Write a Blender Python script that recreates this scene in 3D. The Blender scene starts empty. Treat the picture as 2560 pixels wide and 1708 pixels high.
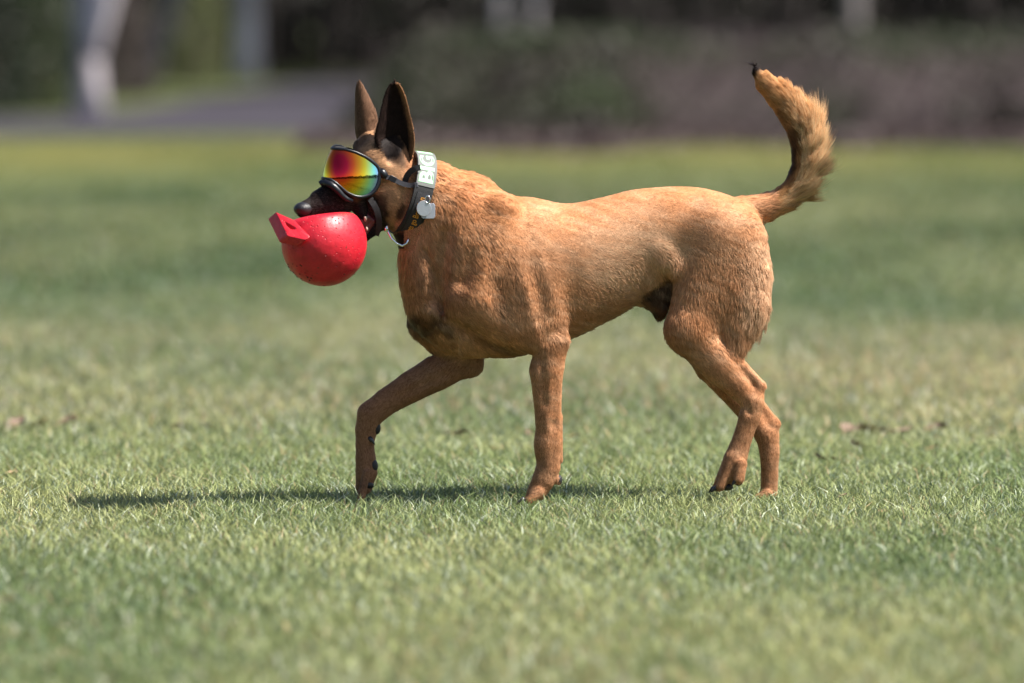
import bpy, bmesh, math, random
import numpy as np
from mathutils import Vector

rng = np.random.default_rng(7)
random.seed(7)
scene = bpy.context.scene
C = scene.collection

# ------------------------------------------------------------------ camera
FPX = 14222.0            # 200 mm lens on a 36 mm sensor, in photo pixels (2560 wide)
CX, CY = 1280.0, 854.0
DIST = 11.5
PITCH = math.atan((CY - 50.0) / FPX)
CAMH = DIST * math.tan(PITCH + math.atan((1262 - CY) / FPX))
S = FPX / DIST           # photo pixels per metre at the dog
cam_d = bpy.data.cameras.new('camera')
cam = bpy.data.objects.new('camera', cam_d)
C.objects.link(cam)
cam.location = (0, -DIST, CAMH)
cam.rotation_euler = (math.pi / 2 - PITCH, 0, 0)
cam_d.sensor_width = 36.0
cam_d.lens = 200.0
cam_d.clip_start = 0.1
cam_d.clip_end = 4000.0
cam_d.dof.use_dof = True
cam_d.dof.focus_distance = DIST - 0.06
cam_d.dof.aperture_fstop = 2.4
cam_d.dof.aperture_blades = 0
scene.camera = cam

# ------------------------------------------------------------------ sky and sun
SUN = Vector((0.60, -0.13, 0.79)).normalized()        # towards the sun
world = bpy.data.worlds.new('World')
scene.world = world
world.use_nodes = True
wn = world.node_tree
for n in list(wn.nodes):
    wn.nodes.remove(n)
sky = wn.nodes.new('ShaderNodeTexSky')
sky.sky_type = 'NISHITA'
sky.sun_disc = False
sky.sun_elevation = math.asin(SUN.z)
sky.sun_rotation = math.atan2(SUN.x, SUN.y)
sky.altitude = 50
sky.air_density = 1.0
sky.dust_density = 1.5
bg = wn.nodes.new('ShaderNodeBackground')
bg.inputs['Strength'].default_value = 0.06
wo = wn.nodes.new('ShaderNodeOutputWorld')
wn.links.new(sky.outputs[0], bg.inputs[0])
wn.links.new(bg.outputs[0], wo.inputs[0])
sun_d = bpy.data.lights.new('sun', 'SUN')
sun_d.energy = 5.0
sun_d.angle = math.radians(0.5)
sun_d.color = (1.0, 0.95, 0.87)
sun = bpy.data.objects.new('sun', sun_d)
C.objects.link(sun)
sun.rotation_euler = SUN.to_track_quat('Z', 'Y').to_euler()
sun.location = (8, -4, 10)

scene.view_settings.view_transform = 'Standard'
scene.view_settings.look = 'None'
scene.view_settings.exposure = 1.18
scene.view_settings.gamma = 1.0
scene.view_settings.use_curve_mapping = False
scene.render.engine = 'CYCLES'
scene.cycles.use_denoising = True
scene.cycles.max_bounces = 8
scene.cycles.sample_clamp_indirect = 6.0

YAW = 0.20                # the dog walks slightly towards the camera
# ------------------------------------------------------------------ helpers
def P(u, v, w):
    """photo pixel (u, v) at depth w (pixels at dog scale, + towards camera) -> world, vectorised"""
    u = np.asarray(u, float); v = np.asarray(v, float); w = np.asarray(w, float) + YAW * (1450.0 - np.asarray(u, float))
    x = (u - CX) / FPX
    yv = (CY - v) / FPX
    dy = math.cos(PITCH) + yv * math.sin(PITCH)
    dz = -math.sin(PITCH) + yv * math.cos(PITCH)
    t = (DIST - w / S) / dy
    return np.stack([t * x, -w / S + 0 * t, CAMH + t * dz], -1)

def G(u, v, z=0.0):
    """photo pixel -> point on the ground"""
    yv = (CY - v) / FPX
    dy = math.cos(PITCH) + yv * math.sin(PITCH)
    dz = -math.sin(PITCH) + yv * math.cos(PITCH)
    t = (z - CAMH) / dz
    return Vector((t * (u - CX) / FPX, -DIST + t * dy, z))

def tag(o, label, cat, group=None):
    o['label'] = label
    o['category'] = cat
    if group:
        o['group'] = group
    return o

def empty(name, loc=(0, 0, 0)):
    o = bpy.data.objects.new(name, None)
    C.objects.link(o)
    o.location = loc
    o.empty_display_size = 0.1
    return o

def link(name, me, mat=None, parent=None, smooth=True):
    o = bpy.data.objects.new(name, me)
    C.objects.link(o)
    if mat is not None:
        me.materials.append(mat)
    if parent is not None:
        o.parent = parent
        o.matrix_parent_inverse = parent.matrix_world.inverted() if parent.type != 'EMPTY' else \
            __import__('mathutils').Matrix.Translation(-parent.location)
    if smooth and isinstance(me, bpy.types.Mesh):
        me.polygons.foreach_set('use_smooth', np.ones(len(me.polygons), bool))
    return o

def mesh_np(name, V, F):
    """V (n,3); F (m,k) uniform"""
    V = np.ascontiguousarray(V, dtype=np.float32)
    F = np.ascontiguousarray(F, dtype=np.int32)
    me = bpy.data.meshes.new(name)
    me.vertices.add(len(V)); me.vertices.foreach_set('co', V.ravel())
    k = F.shape[1]
    me.loops.add(F.size); me.loops.foreach_set('vertex_index', F.ravel())
    me.polygons.add(len(F))
    me.polygons.foreach_set('loop_start', np.arange(0, F.size, k, dtype=np.int32))
    me.update(calc_edges=True)
    return me

def set_col(me, col, name='col'):
    a = me.color_attributes.new(name, 'FLOAT_COLOR', 'POINT')
    c = np.ones((len(col), 4), np.float32); c[:, :3] = col
    a.data.foreach_set('color', c.ravel())

def new_mat(name):
    m = bpy.data.materials.new(name)
    m.use_nodes = True
    nt = m.node_tree
    b = nt.nodes['Principled BSDF']
    return m, nt, b

def simple(name, col, rough=0.5, metal=0.0, spec=0.5, bump=0.0, bscale=300.0, var=0.0):
    m, nt, b = new_mat(name)
    b.inputs['Base Color'].default_value = (*col, 1)
    b.inputs['Roughness'].default_value = rough
    b.inputs['Metallic'].default_value = metal
    b.inputs['Specular IOR Level'].default_value = spec
    if bump or var:
        tc = nt.nodes.new('ShaderNodeTexCoord')
        nz = nt.nodes.new('ShaderNodeTexNoise'); nz.inputs['Scale'].default_value = bscale
        nz.inputs['Detail'].default_value = 4
        nt.links.new(tc.outputs['Object'], nz.inputs['Vector'])
        if bump:
            bp = nt.nodes.new('ShaderNodeBump'); bp.inputs['Strength'].default_value = bump
            bp.inputs['Distance'].default_value = 0.002
            nt.links.new(nz.outputs['Fac'], bp.inputs['Height'])
            nt.links.new(bp.outputs['Normal'], b.inputs['Normal'])
        if var:
            mx = nt.nodes.new('ShaderNodeMix'); mx.data_type = 'RGBA'
            mx.inputs['A'].default_value = (*[c * (1 - var) for c in col], 1)
            mx.inputs['B'].default_value = (*[min(1, c * (1 + var)) for c in col], 1)
            nt.links.new(nz.outputs['Fac'], mx.inputs['Factor'])
            nt.links.new(mx.outputs['Result'], b.inputs['Base Color'])
    return m

def vnoise(x, y, seed=0):
    """smooth 2-D value noise in [0,1]"""
    r = np.random.default_rng(seed).random((64, 64))
    xi = np.floor(x).astype(int); yi = np.floor(y).astype(int)
    fx = x - xi; fy = y - yi
    fx = fx * fx * (3 - 2 * fx); fy = fy * fy * (3 - 2 * fy)
    a = r[xi % 64, yi % 64]; b = r[(xi + 1) % 64, yi % 64]
    c = r[xi % 64, (yi + 1) % 64]; d = r[(xi + 1) % 64, (yi + 1) % 64]
    return (a * (1 - fx) + b * fx) * (1 - fy) + (c * (1 - fx) + d * fx) * fy

def fbm(x, y, seed=0, oct=3):
    t = 0; amp = 0.5
    for k in range(oct):
        t = t + amp * vnoise(x * 2 ** k, y * 2 ** k, seed + k); amp *= 0.5
    return t / (1 - 0.5 ** oct)

# ------------------------------------------------------------------ distance fields -> one continuous skin
class Field:
    def __init__(s, lo, hi, h):
        s.lo = np.array(lo, float); s.h = h
        s.n = np.ceil((np.array(hi) - s.lo) / h).astype(int) + 1
        s.F = np.full(s.n, 60.0, np.float32)
        s.ax = [(s.lo[i] + h * np.arange(s.n[i])).astype(np.float32) for i in range(3)]
    def _box(s, lo, hi):
        a = np.clip(np.floor((np.array(lo) - s.lo) / s.h).astype(int), 0, s.n)
        b = np.clip(np.ceil((np.array(hi) - s.lo) / s.h).astype(int) + 1, 0, s.n)
        sl = tuple(slice(a[i], b[i]) for i in range(3))
        return sl, [s.ax[0][sl[0]][:, None, None], s.ax[1][sl[1]][None, :, None], s.ax[2][sl[2]][None, None, :]]
    def _put(s, sl, d, k, sub):
        f = s.F[sl]
        if sub:
            d = -d
            h = np.maximum(k - np.abs(f - d), 0) / k
            s.F[sl] = np.maximum(f, d) + h * h * k * 0.25
        else:
            h = np.maximum(k - np.abs(f - d), 0) / k
            s.F[sl] = np.minimum(f, d) - h * h * k * 0.25
    def cone(s, a, b, ra, rb, k=18, zs=1.0, sub=False):
        a = np.array(a, float); b = np.array(b, float)
        m = max(ra, rb) * max(1, zs) + k + 10
        sl, (U, V, W) = s._box(np.minimum(a, b) - m, np.maximum(a, b) + m)
        ab = b - a
        L = float(ab @ ab) + 1e-9
        t = np.clip(((U - a[0]) * ab[0] + (V - a[1]) * ab[1] + (W - a[2]) * ab[2]) / L, 0, 1)
        d = np.sqrt((U - a[0] - t * ab[0]) ** 2 + (V - a[1] - t * ab[1]) ** 2 + ((W - a[2] - t * ab[2]) / zs) ** 2)
        s._put(sl, d - (ra + t * (rb - ra)), k, sub)
    def chain(s, pts, k=14, zs=1.0):
        A = np.array(pts, float)
        m = A[:, 3].max() * max(1, zs) + k + 10
        sl, (U, V, W) = s._box(A[:, :3].min(0) - m, A[:, :3].max(0) + m)
        best = None
        for a, b in zip(A[:-1], A[1:]):
            ab = b[:3] - a[:3]
            t = np.clip(((U - a[0]) * ab[0] + (V - a[1]) * ab[1] + (W - a[2]) * ab[2]) / (float(ab @ ab) + 1e-9), 0, 1)
            d = np.sqrt((U - a[0] - t * ab[0]) ** 2 + (V - a[1] - t * ab[1]) ** 2 + ((W - a[2] - t * ab[2]) / zs) ** 2) - (a[3] + t * (b[3] - a[3]))
            if best is None:
                best = d
            else:
                h = np.maximum(9 - np.abs(best - d), 0) / 9
                best = np.minimum(best, d) - h * h * 0.9
        s._put(sl, best, k, False)
    def ell(s, c, r, k=18, rot=0.0, sub=False):
        """ellipsoid, rot = rotation in the image plane (degrees)"""
        m = max(r) + k + 10
        sl, (U, V, W) = s._box(np.array(c) - m, np.array(c) + m)
        cr, sr = math.cos(math.radians(rot)), math.sin(math.radians(rot))
        du = (U - c[0]); dv = (V - c[1])
        x = (du * cr + dv * sr); y = (-du * sr + dv * cr); z = W - c[2]
        k0 = np.sqrt((x / r[0]) ** 2 + (y / r[1]) ** 2 + (z / r[2]) ** 2)
        k1 = np.sqrt((x / r[0] ** 2) ** 2 + (y / r[1] ** 2) ** 2 + (z / r[2] ** 2) ** 2) + 1e-6
        s._put(sl, k0 * (k0 - 1) / k1, k, sub)
    def profile(s, us, top, bot, wc, hw, k=18):
        sl, (U, V, W) = s._box((min(us), min(top) - 40, -260), (max(us), max(bot) + 40, 260))
        u1 = U[:, 0, 0]
        def cr(y):      # smooth interpolation
            y = np.array(y, float); x = np.array(us, float)
            g = np.gradient(y, x)
            i = np.clip(np.searchsorted(x, u1) - 1, 0, len(x) - 2)
            hh = x[i + 1] - x[i]; t = (u1 - x[i]) / hh
            return ((2*t**3-3*t**2+1)*y[i] + (t**3-2*t**2+t)*hh*g[i] + (-2*t**3+3*t**2)*y[i+1] + (t**3-t**2)*hh*g[i+1])[:, None, None].astype(np.float32)
        tp, bt, c, hwv = cr(top), cr(bot), cr(wc), cr(hw)
        vc = (tp + bt) / 2; hv = (bt - tp) / 2
        q = np.sqrt(((V - vc) / hv) ** 2 + ((W - c) / hwv) ** 2)
        s._put(sl, (q - 1) * np.minimum(hv, hwv), k, False)
    def nets(s, iso=0.0):
        """naive surface nets; returns vertices in (u,v,w) and quads"""
        F = s.F - iso
        ins = F < 0
        nx, ny, nz = s.n
        cnt = np.zeros((nx - 1, ny - 1, nz - 1), np.uint8)
        for i in (0, 1):
            for j in (0, 1):
                for k in (0, 1):
                    cnt += ins[i:nx - 1 + i, j:ny - 1 + j, k:nz - 1 + k]
        act = np.argwhere((cnt > 0) & (cnt < 8))
        idx = np.full(cnt.shape, -1, np.int32)
        idx[tuple(act.T)] = np.arange(len(act))
        sm = np.zeros((len(act), 3)); nn = np.zeros(len(act))
        cor = [(i, j, k) for i in (0, 1) for j in (0, 1) for k in (0, 1)]
        val = {c: F[act[:, 0] + c[0], act[:, 1] + c[1], act[:, 2] + c[2]] for c in cor}
        for c in cor:
            for ax in range(3):
                if c[ax] == 0:
                    e = list(c); e[ax] = 1; e = tuple(e)
                    a, b = val[c], val[e]
                    x = (a < 0) != (b < 0)
                    t = np.where(x, a / np.where(x, a - b, 1), 0)
                    p = np.tile(np.array(c, float), (len(act), 1)); p[:, ax] += t
                    sm[x] += p[x]; nn[x] += 1
        V = s.lo + s.h * (act + sm / nn[:, None])
        Q = []
        for ax in range(3):
            o1, o2 = [(1, 2), (2, 0), (0, 1)][ax]
            lo = [slice(1, -1)] * 3; hi = [slice(1, -1)] * 3
            lo[ax] = slice(0, -1); hi[ax] = slice(1, None)
            A = ins[tuple(lo)]; B = ins[tuple(hi)]
            e = np.argwhere(A != B)
            sign = A[tuple(e.T)]
            g = e.copy()
            for q in range(3):
                if q != ax: g[:, q] += 1
            def cell(d1, d2):
                h = g.copy(); h[:, o1] += d1; h[:, o2] += d2
                return idx[tuple(h.T)]
            q = np.stack([cell(-1, -1), cell(0, -1), cell(0, 0), cell(-1, 0)], 1)
            q[~sign] = q[~sign][:, ::-1]
            Q.append(q)
        Q = np.concatenate(Q)
        Q = Q[(Q >= 0).all(1)]
        return V, Q

def field_mesh(name, fld, iso=0.0):
    V, Q = fld.nets(iso)
    X = P(V[:, 0], V[:, 1], V[:, 2])
    a, b, c, d = X[Q[:, 0]], X[Q[:, 1]], X[Q[:, 2]], X[Q[:, 3]]
    vol = np.einsum('ij,ij->i', a, np.cross(b, c)).sum() + np.einsum('ij,ij->i', a, np.cross(c, d)).sum()
    if vol < 0:
        Q = Q[:, ::-1]
    return mesh_np(name, X, Q), V, X, Q

# ================================================================== the setting
def attr_leaf_mat(name, rough=0.5, trans=0.35, spec=0.3):
    m, nt, b = new_mat(name)
    at = nt.nodes.new('ShaderNodeAttribute'); at.attribute_name = 'col'
    b.inputs['Roughness'].default_value = rough
    b.inputs['Specular IOR Level'].default_value = spec
    nt.links.new(at.outputs['Color'], b.inputs['Base Color'])
    if trans:
        tr = nt.nodes.new('ShaderNodeBsdfTranslucent')
        nt.links.new(at.outputs['Color'], tr.inputs['Color'])
        mx = nt.nodes.new('ShaderNodeMixShader'); mx.inputs[0].default_value = trans
        nt.links.new(b.outputs[0], mx.inputs[1]); nt.links.new(tr.outputs[0], mx.inputs[2])
        nt.links.new(mx.outputs[0], nt.nodes['Material Output'].inputs['Surface'])
    return m
leaf_mat = attr_leaf_mat('leaf_surface')
grass_mat = attr_leaf_mat('grass_blade_surface', rough=0.5, trans=0.30, spec=0.3)

# ---- ground
def ground_material():
    m, nt, b = new_mat('lawn_soil')
    g = nt.nodes.new('ShaderNodeNewGeometry')
    n1 = nt.nodes.new('ShaderNodeTexNoise'); n1.inputs['Scale'].default_value = 0.35; n1.inputs['Detail'].default_value = 5
    n2 = nt.nodes.new('ShaderNodeTexNoise'); n2.inputs['Scale'].default_value = 9; n2.inputs['Detail'].default_value = 4
    nt.links.new(g.outputs['Position'], n1.inputs['Vector']); nt.links.new(g.outputs['Position'], n2.inputs['Vector'])
    r1 = nt.nodes.new('ShaderNodeValToRGB')
    e = r1.color_ramp.elements
    e[0].position = 0.32; e[0].color = (0.058, 0.074, 0.034, 1)
    e[1].position = 0.70; e[1].color = (0.110, 0.120, 0.054, 1)
    nt.links.new(n1.outputs['Fac'], r1.inputs[0])
    r2 = nt.nodes.new('ShaderNodeValToRGB')
    e = r2.color_ramp.elements
    e[0].position = 0.3; e[0].color = (0.55, 0.6, 0.5, 1); e[1].position = 0.75; e[1].color = (1.25, 1.2, 1.2, 1)
    nt.links.new(n2.outputs['Fac'], r2.inputs[0])
    mx = nt.nodes.new('ShaderNodeMix'); mx.data_type = 'RGBA'; mx.blend_type = 'MULTIPLY'; mx.inputs['Factor'].default_value = 1
    nt.links.new(r1.outputs[0], mx.inputs['A']); nt.links.new(r2.outputs[0], mx.inputs['B'])
    nt.links.new(mx.outputs['Result'], b.inputs['Base Color'])
    b.inputs['Roughness'].default_value = 0.95
    b.inputs['Specular IOR Level'].default_value = 0.1
    return m
R_ = 1500.0
gm = mesh_np('ground', [(-R_, -R_, 0), (R_, -R_, 0), (R_, R_, 0), (-R_, R_, 0)], [(0, 1, 2, 3)])
ground = link('ground', gm, ground_material(), smooth=False)
ground['kind'] = 'structure'

# ---- tarmac path curving away into the wood
low = [(-1500, 352), (-700, 348), (-200, 342), (100, 338), (350, 334), (600, 332), (850, 336), (1100, 352), (1500, 352)]
upp = [(-1500, 306), (-700, 302), (-200, 298), (100, 293), (350, 272), (600, 228), (760, 204), (900, 196), (1050, 192)]
pv = [G(u, v, 0.006) for u, v in low] + [G(u, v, 0.006) for u, v in upp]
n_ = len(low)
pf = [(i, i + 1, n_ + i + 1, n_ + i) for i in range(n_ - 1)]
path = link('path', mesh_np('path', [tuple(p) for p in pv], pf),
            simple('path_tarmac', (0.046, 0.042, 0.052), 0.95, spec=0.05, var=0.25, bscale=1.5), smooth=False)
path['kind'] = 'structure'

# ---- grass blades (uncountable: one object)
def make_grass():
    def scatter(d0, d1, dens, margin):
        # area of the wedge in view, plus a margin either side
        n = int(dens * (d1 - d0) * ((d0 + d1) / 2 * 0.182 + 2 * margin))
        d = rng.uniform(d0, d1, n * 2)
        half = d * 0.091 + margin
        x = rng.uniform(-1, 1, n * 2) * half.max()
        k = np.abs(x) < half
        return x[k][:n], d[k][:n] - DIST
    Vs, Fs, Cs = [], [], []
    base = 0
    for d0, d1, dens, margin, wid, hgt, seg in ((6.6, 13.2, 13000, 1.6, 0.0026, 0.027, 2), (13.2, 20, 4200, 2.0, 0.0048, 0.031, 1), (20, 46, 1150, 2.6, 0.010, 0.032, 1)):
        x, y = scatter(d0, d1, dens, margin)
        n = len(x)
        dist = y + DIST
        lush = fbm(x * 1.1 + 5, y * 0.55 + 9, 3, 4)          # tufts
        fine = fbm(x * 9, y * 5, 11, 3)
        h = hgt * (0.45 + 0.75 * rng.random(n)) * (0.65 + 0.7 * lush)
        wd = wid * (0.6 + 0.8 * rng.random(n))
        az = rng.uniform(0, 2 * np.pi, n)
        lean = h * rng.uniform(0.2, 1.7, n)
        la = rng.uniform(0, 2 * np.pi, n)
        dx, dy = np.cos(az) * wd / 2, np.sin(az) * wd / 2
        lx, ly = np.cos(la) * lean, np.sin(la) * lean
        # pigment
        g1 = np.array([0.150, 0.210, 0.078]); g2 = np.array([0.315, 0.345, 0.148]); g3 = np.array([0.125, 0.168, 0.104])
        dry = np.array([0.50, 0.38, 0.21]); pale = np.array([0.56, 0.60, 0.47])
        t = np.clip((lush - 0.3) * 1.9 + 0.6 * (fine - 0.5) + 0.25 * rng.standard_normal(n), 0, 1)[:, None]
        col = g2 * (1 - t) + g1 * t
        k3 = rng.random(n) < 0.18
        col[k3] = g3
        # tone bands across the field: slope shading painted into the blades, plus yellower swards
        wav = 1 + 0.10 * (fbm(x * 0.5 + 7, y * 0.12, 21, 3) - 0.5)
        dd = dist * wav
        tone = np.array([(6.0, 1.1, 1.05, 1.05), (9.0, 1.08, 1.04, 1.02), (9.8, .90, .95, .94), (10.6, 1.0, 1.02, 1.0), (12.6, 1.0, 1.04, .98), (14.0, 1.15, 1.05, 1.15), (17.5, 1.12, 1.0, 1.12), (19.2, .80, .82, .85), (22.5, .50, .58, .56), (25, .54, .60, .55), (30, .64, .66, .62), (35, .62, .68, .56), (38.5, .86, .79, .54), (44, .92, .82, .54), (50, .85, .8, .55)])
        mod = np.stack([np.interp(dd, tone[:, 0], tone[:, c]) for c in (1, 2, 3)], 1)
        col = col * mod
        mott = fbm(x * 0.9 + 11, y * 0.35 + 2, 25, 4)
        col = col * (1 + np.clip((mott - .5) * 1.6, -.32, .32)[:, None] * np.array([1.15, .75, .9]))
        patch = fbm(x * 0.45 + 3, y * 0.25 + 4, 31, 3)
        dryp = np.clip((patch - 0.56) * 5, 0, 1) * 0.34
        r = rng.random(n)
        k = r < 0.05 + dryp * 0.5
        col[k] = dry * rng.uniform(0.5, 1.0, (k.sum(), 1)) * mod[k]
        k = (r > 0.925)
        col[k] = pale * rng.uniform(0.7, 1.15, (k.sum(), 1)) * mod[k]
        col = col * rng.uniform(0.7, 1.25, (n, 1))
        z0 = np.full(n, -0.003)
        p0 = np.stack([x - dx, y - dy, z0], 1); p1 = np.stack([x + dx, y + dy, z0], 1)
        if seg == 2:
            mx = x + lx * 0.35; my = y + ly * 0.35; mz = h * 0.62
            m0 = np.stack([mx - dx * .8, my - dy * .8, mz], 1); m1 = np.stack([mx + dx * .8, my + dy * .8, mz], 1)
            tp = np.stack([x + lx, y + ly, h], 1)
            V = np.stack([p0, p1, m0, m1, tp], 1).reshape(-1, 3)
            b = base + 5 * np.arange(n)[:, None]
            F = np.concatenate([b + [[0, 1, 3]], b + [[0, 3, 2]], b + [[2, 3, 4]]])
            rep = 5
        else:
            tp = np.stack([x + lx, y + ly, h], 1)
            V = np.stack([p0, p1, tp], 1).reshape(-1, 3)
            b = base + 3 * np.arange(n)[:, None]
            F = b + [[0, 1, 2]]
            rep = 3
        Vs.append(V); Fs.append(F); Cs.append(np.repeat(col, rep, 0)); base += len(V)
    me = mesh_np('grass', np.concatenate(Vs), np.concatenate(Fs))
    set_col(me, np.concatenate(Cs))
    o = link('grass', me, grass_mat, smooth=False)
    tag(o, 'short mown green lawn grass covering the field', 'grass')
    o['kind'] = 'stuff'
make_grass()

# ---- leaf clouds for shrubs, thickets and crowns
def quad_cloud(pts, size, col, flat=0.0, seed=1):
    r = np.random.default_rng(seed)
    n = len(pts)
    a = r.standard_normal((n, 3)); a[:, 2] *= (1 - flat); a /= np.linalg.norm(a, axis=1)[:, None]
    b = np.cross(a, r.standard_normal((n, 3))); b /= np.linalg.norm(b, axis=1)[:, None]
    sz = (size * r.uniform(0.6, 1.3, n))[:, None]
    V = np.stack([pts - a * sz, pts - b * sz * .5, pts + a * sz, pts + b * sz * .5], 1).reshape(-1, 3)
    F = 4 * np.arange(n)[:, None] + np.array([[0, 1, 2, 3]])
    return V, F, np.repeat(col, 4, 0)

def strips(p0, p1, wd, col):
    n = len(p0)
    side = np.cross(p1 - p0, np.array([0, 1.0, 0.2])); side /= (np.linalg.norm(side, axis=1)[:, None] + 1e-9)
    s2 = np.cross(p1 - p0, side); s2 /= (np.linalg.norm(s2, axis=1)[:, None] + 1e-9)
    w = wd[:, None] / 2
    V = np.stack([p0 - side * w, p0 + side * w, p1, p0 + s2 * w], 1).reshape(-1, 3)
    b = 4 * np.arange(n)[:, None]
    F = np.concatenate([b + [[0, 1, 2, 2]], b + [[1, 3, 2, 2]], b + [[3, 0, 2, 2]]])
    return V, F[:, :3], np.repeat(col, 4, 0)

def join_vfc(parts):
    Vs, Fs, Cs, b = [], [], [], 0
    for V, F, c in parts:
        if F.shape[1] == 4:
            F = np.concatenate([F[:, :3], F[:, [0, 2, 3]]])
        Vs.append(V); Fs.append(F + b); Cs.append(c); b += len(V)
    return np.concatenate(Vs), np.concatenate(Fs), np.concatenate(Cs)

def cloud_obj(name, parts, parent=None):
    V, F, c = join_vfc(parts)
    me = mesh_np(name, V, F); set_col(me, c)
    return link(name, me, leaf_mat, parent, smooth=False)

# bramble thicket along the right of the field
def thicket():
    n = 62000
    x = rng.uniform(-1.5, 9.5, n); yb = rng.random(n)
    front = 33.6 + (fbm(x * 0.8, x * 0 + 2, 41, 4) - 0.5) * 5.0 - 1.4 * np.exp(-((x - 0.5) / 1.2) ** 2)
    y = front + 7.0 * yb ** 1.3
    hh = 0.42 + 0.66 * fbm(x * 0.55, y * 0.5, 43, 3)
    hh *= np.clip(0.25 + (y - front) / 2.2, 0, 1) * np.clip((x + 1.55) / 0.9, 0.12, 1)
    z = hh * np.sqrt(rng.random(n)) + 0.02
    pts = np.stack([x, y, z], 1)
    pat = fbm(x * 0.9 + 4, (y + z * 3) * 0.7, 47, 3)
    t = np.clip((pat - 0.36) * 3.2, 0, 1)[:, None] * np.clip(z / 0.35, 0.15, 1)[:, None]
    brown = np.array([0.060, 0.045, 0.044]); green = np.array([0.052, 0.066, 0.032])
    col = (brown * (1 - t) + green * t) * rng.uniform(0.5, 1.4, (n, 1))
    P1 = quad_cloud(pts, 0.045, col, seed=5)
    m = 9000
    xs = rng.uniform(-1.45, 9.5, m); ys = 32.6 + 6.5 * rng.random(m)
    q0 = np.stack([xs, ys, 0 * xs], 1)
    q1 = q0 + np.stack([rng.normal(0, .5, m), rng.normal(0, .3, m), rng.uniform(.2, .95, m)], 1) * np.clip((xs + 1.5) / 0.9, 0.15, 1)[:, None]
    cs = np.array([0.10, 0.075, 0.078]) * rng.uniform(.5, 1.4, (m, 1))
    P2 = strips(q0, q1, rng.uniform(.008, .022, m), cs)
    q = 16000                                           # leaf litter and dead canes spilling on to the lawn
    xl = rng.uniform(-1.6, 9.5, q); yl = 33.4 + (fbm(xl * 0.8, xl * 0 + 2, 41, 4) - 0.5) * 5.0 - 1.4 * np.exp(-((xl - 0.5) / 1.2) ** 2) - 1.6 * rng.random(q) ** 2 + .8 * rng.random(q)
    pl = np.stack([xl, yl, .03 + .10 * rng.random(q) ** 2], 1)
    P3 = quad_cloud(pl, 0.05, np.array([0.12, 0.088, 0.085]) * rng.uniform(.5, 1.4, (q, 1)), seed=9)
    o = cloud_obj('bramble_thicket', [P1, P2, P3])
    tag(o, 'tangled brown and green bramble thicket along the edge of the lawn', 'bramble')
    o['kind'] = 'stuff'
thicket()

# dark wood behind: closed canopy over a shaded floor
def wood():
    parts = []
    n = 30000                                           # canopy
    x = rng.uniform(-42, 46, n); y = rng.uniform(76, 128, n)
    z = 3.2 + 9 * rng.random(n) + 0.8 * fbm(x * .3, y * .3, 51)
    col = np.array([0.045, 0.070, 0.030]) * rng.uniform(.5, 1.4, (n, 1))
    parts.append(quad_cloud(np.stack([x, y, z], 1), 0.62, col, seed=6))
    n = 14000                                           # undergrowth at the back
    x = rng.uniform(-42, 46, n); y = rng.uniform(108, 126, n)
    z = 3.6 * rng.random(n) ** 1.2
    col = np.array([0.035, 0.045, 0.028]) * rng.uniform(.4, 1.4, (n, 1))
    parts.append(quad_cloud(np.stack([x, y, z], 1), 0.42, col, seed=7))
    n = 2600                                            # bare stems of the understorey
    x = rng.uniform(-30, 34, n); y = rng.uniform(84, 120, n)
    p0 = np.stack([x, y, 0 * x], 1); p1 = p0 + np.stack([rng.normal(0, .5, n), rng.normal(0, .5, n), rng.uniform(1.5, 6, n)], 1)
    parts.append(strips(p0, p1, rng.uniform(.02, .1, n), np.array([0.06, 0.05, 0.05]) * rng.uniform(.5, 1.5, (n, 1))))
    o = cloud_obj('woodland', parts)
    tag(o, 'dense dark woodland in deep shade behind the field', 'woodland')
    o['kind'] = 'stuff'
    parts = []                                          # tree line across the field, behind the photographer
    n = 16000
    a = rng.uniform(math.radians(120), math.radians(420), n)
    rr = 150 + 30 * rng.random(n)
    x = np.cos(a) * rr; y = np.sin(a) * rr
    keep = y < 40
    x, y, a = x[keep], y[keep], a[keep]
    z = (5 + 7 * fbm(a * 14, a * 0 + 3, 61, 4)) * rng.random(len(x)) ** .7
    col = np.array([0.04, 0.055, 0.03]) * rng.uniform(.5, 1.3, (len(x), 1))
    parts.append(quad_cloud(np.stack([x, y, z], 1), 1.6, col, seed=8))
    o = cloud_obj('tree_line', parts)
    tag(o, 'far line of dark trees across the open field, mirrored in the goggle lens', 'tree line')
    o['kind'] = 'stuff'
wood()

# trees one can tell apart
def bark(name, c0, c1, scale):
    m, nt, b = new_mat(name)
    tc = nt.nodes.new('ShaderNodeTexCoord')
    mp = nt.nodes.new('ShaderNodeMapping'); mp.inputs['Scale'].default_value = (1, 1, 0.35)
    nz = nt.nodes.new('ShaderNodeTexNoise'); nz.inputs['Scale'].default_value = scale; nz.inputs['Detail'].default_value = 5
    rp = nt.nodes.new('ShaderNodeValToRGB')
    rp.color_ramp.elements[0].position = 0.30; rp.color_ramp.elements[0].color = (*c0, 1)
    rp.color_ramp.elements[1].position = 0.52; rp.color_ramp.elements[1].color = (*c1, 1)
    nt.links.new(tc.outputs['Object'], mp.inputs[0]); nt.links.new(mp.outputs[0], nz.inputs['Vector'])
    nt.links.new(nz.outputs['Fac'], rp.inputs[0]); nt.links.new(rp.outputs[0], b.inputs['Base Color'])
    bp = nt.nodes.new('ShaderNodeBump'); bp.inputs['Strength'].default_value = 0.6; bp.inputs['Distance'].default_value = 0.03
    nt.links.new(nz.outputs['Fac'], bp.inputs['Height']); nt.links.new(bp.outputs['Normal'], b.inputs['Normal'])
    b.inputs['Roughness'].default_value = 0.9
    return m
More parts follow.
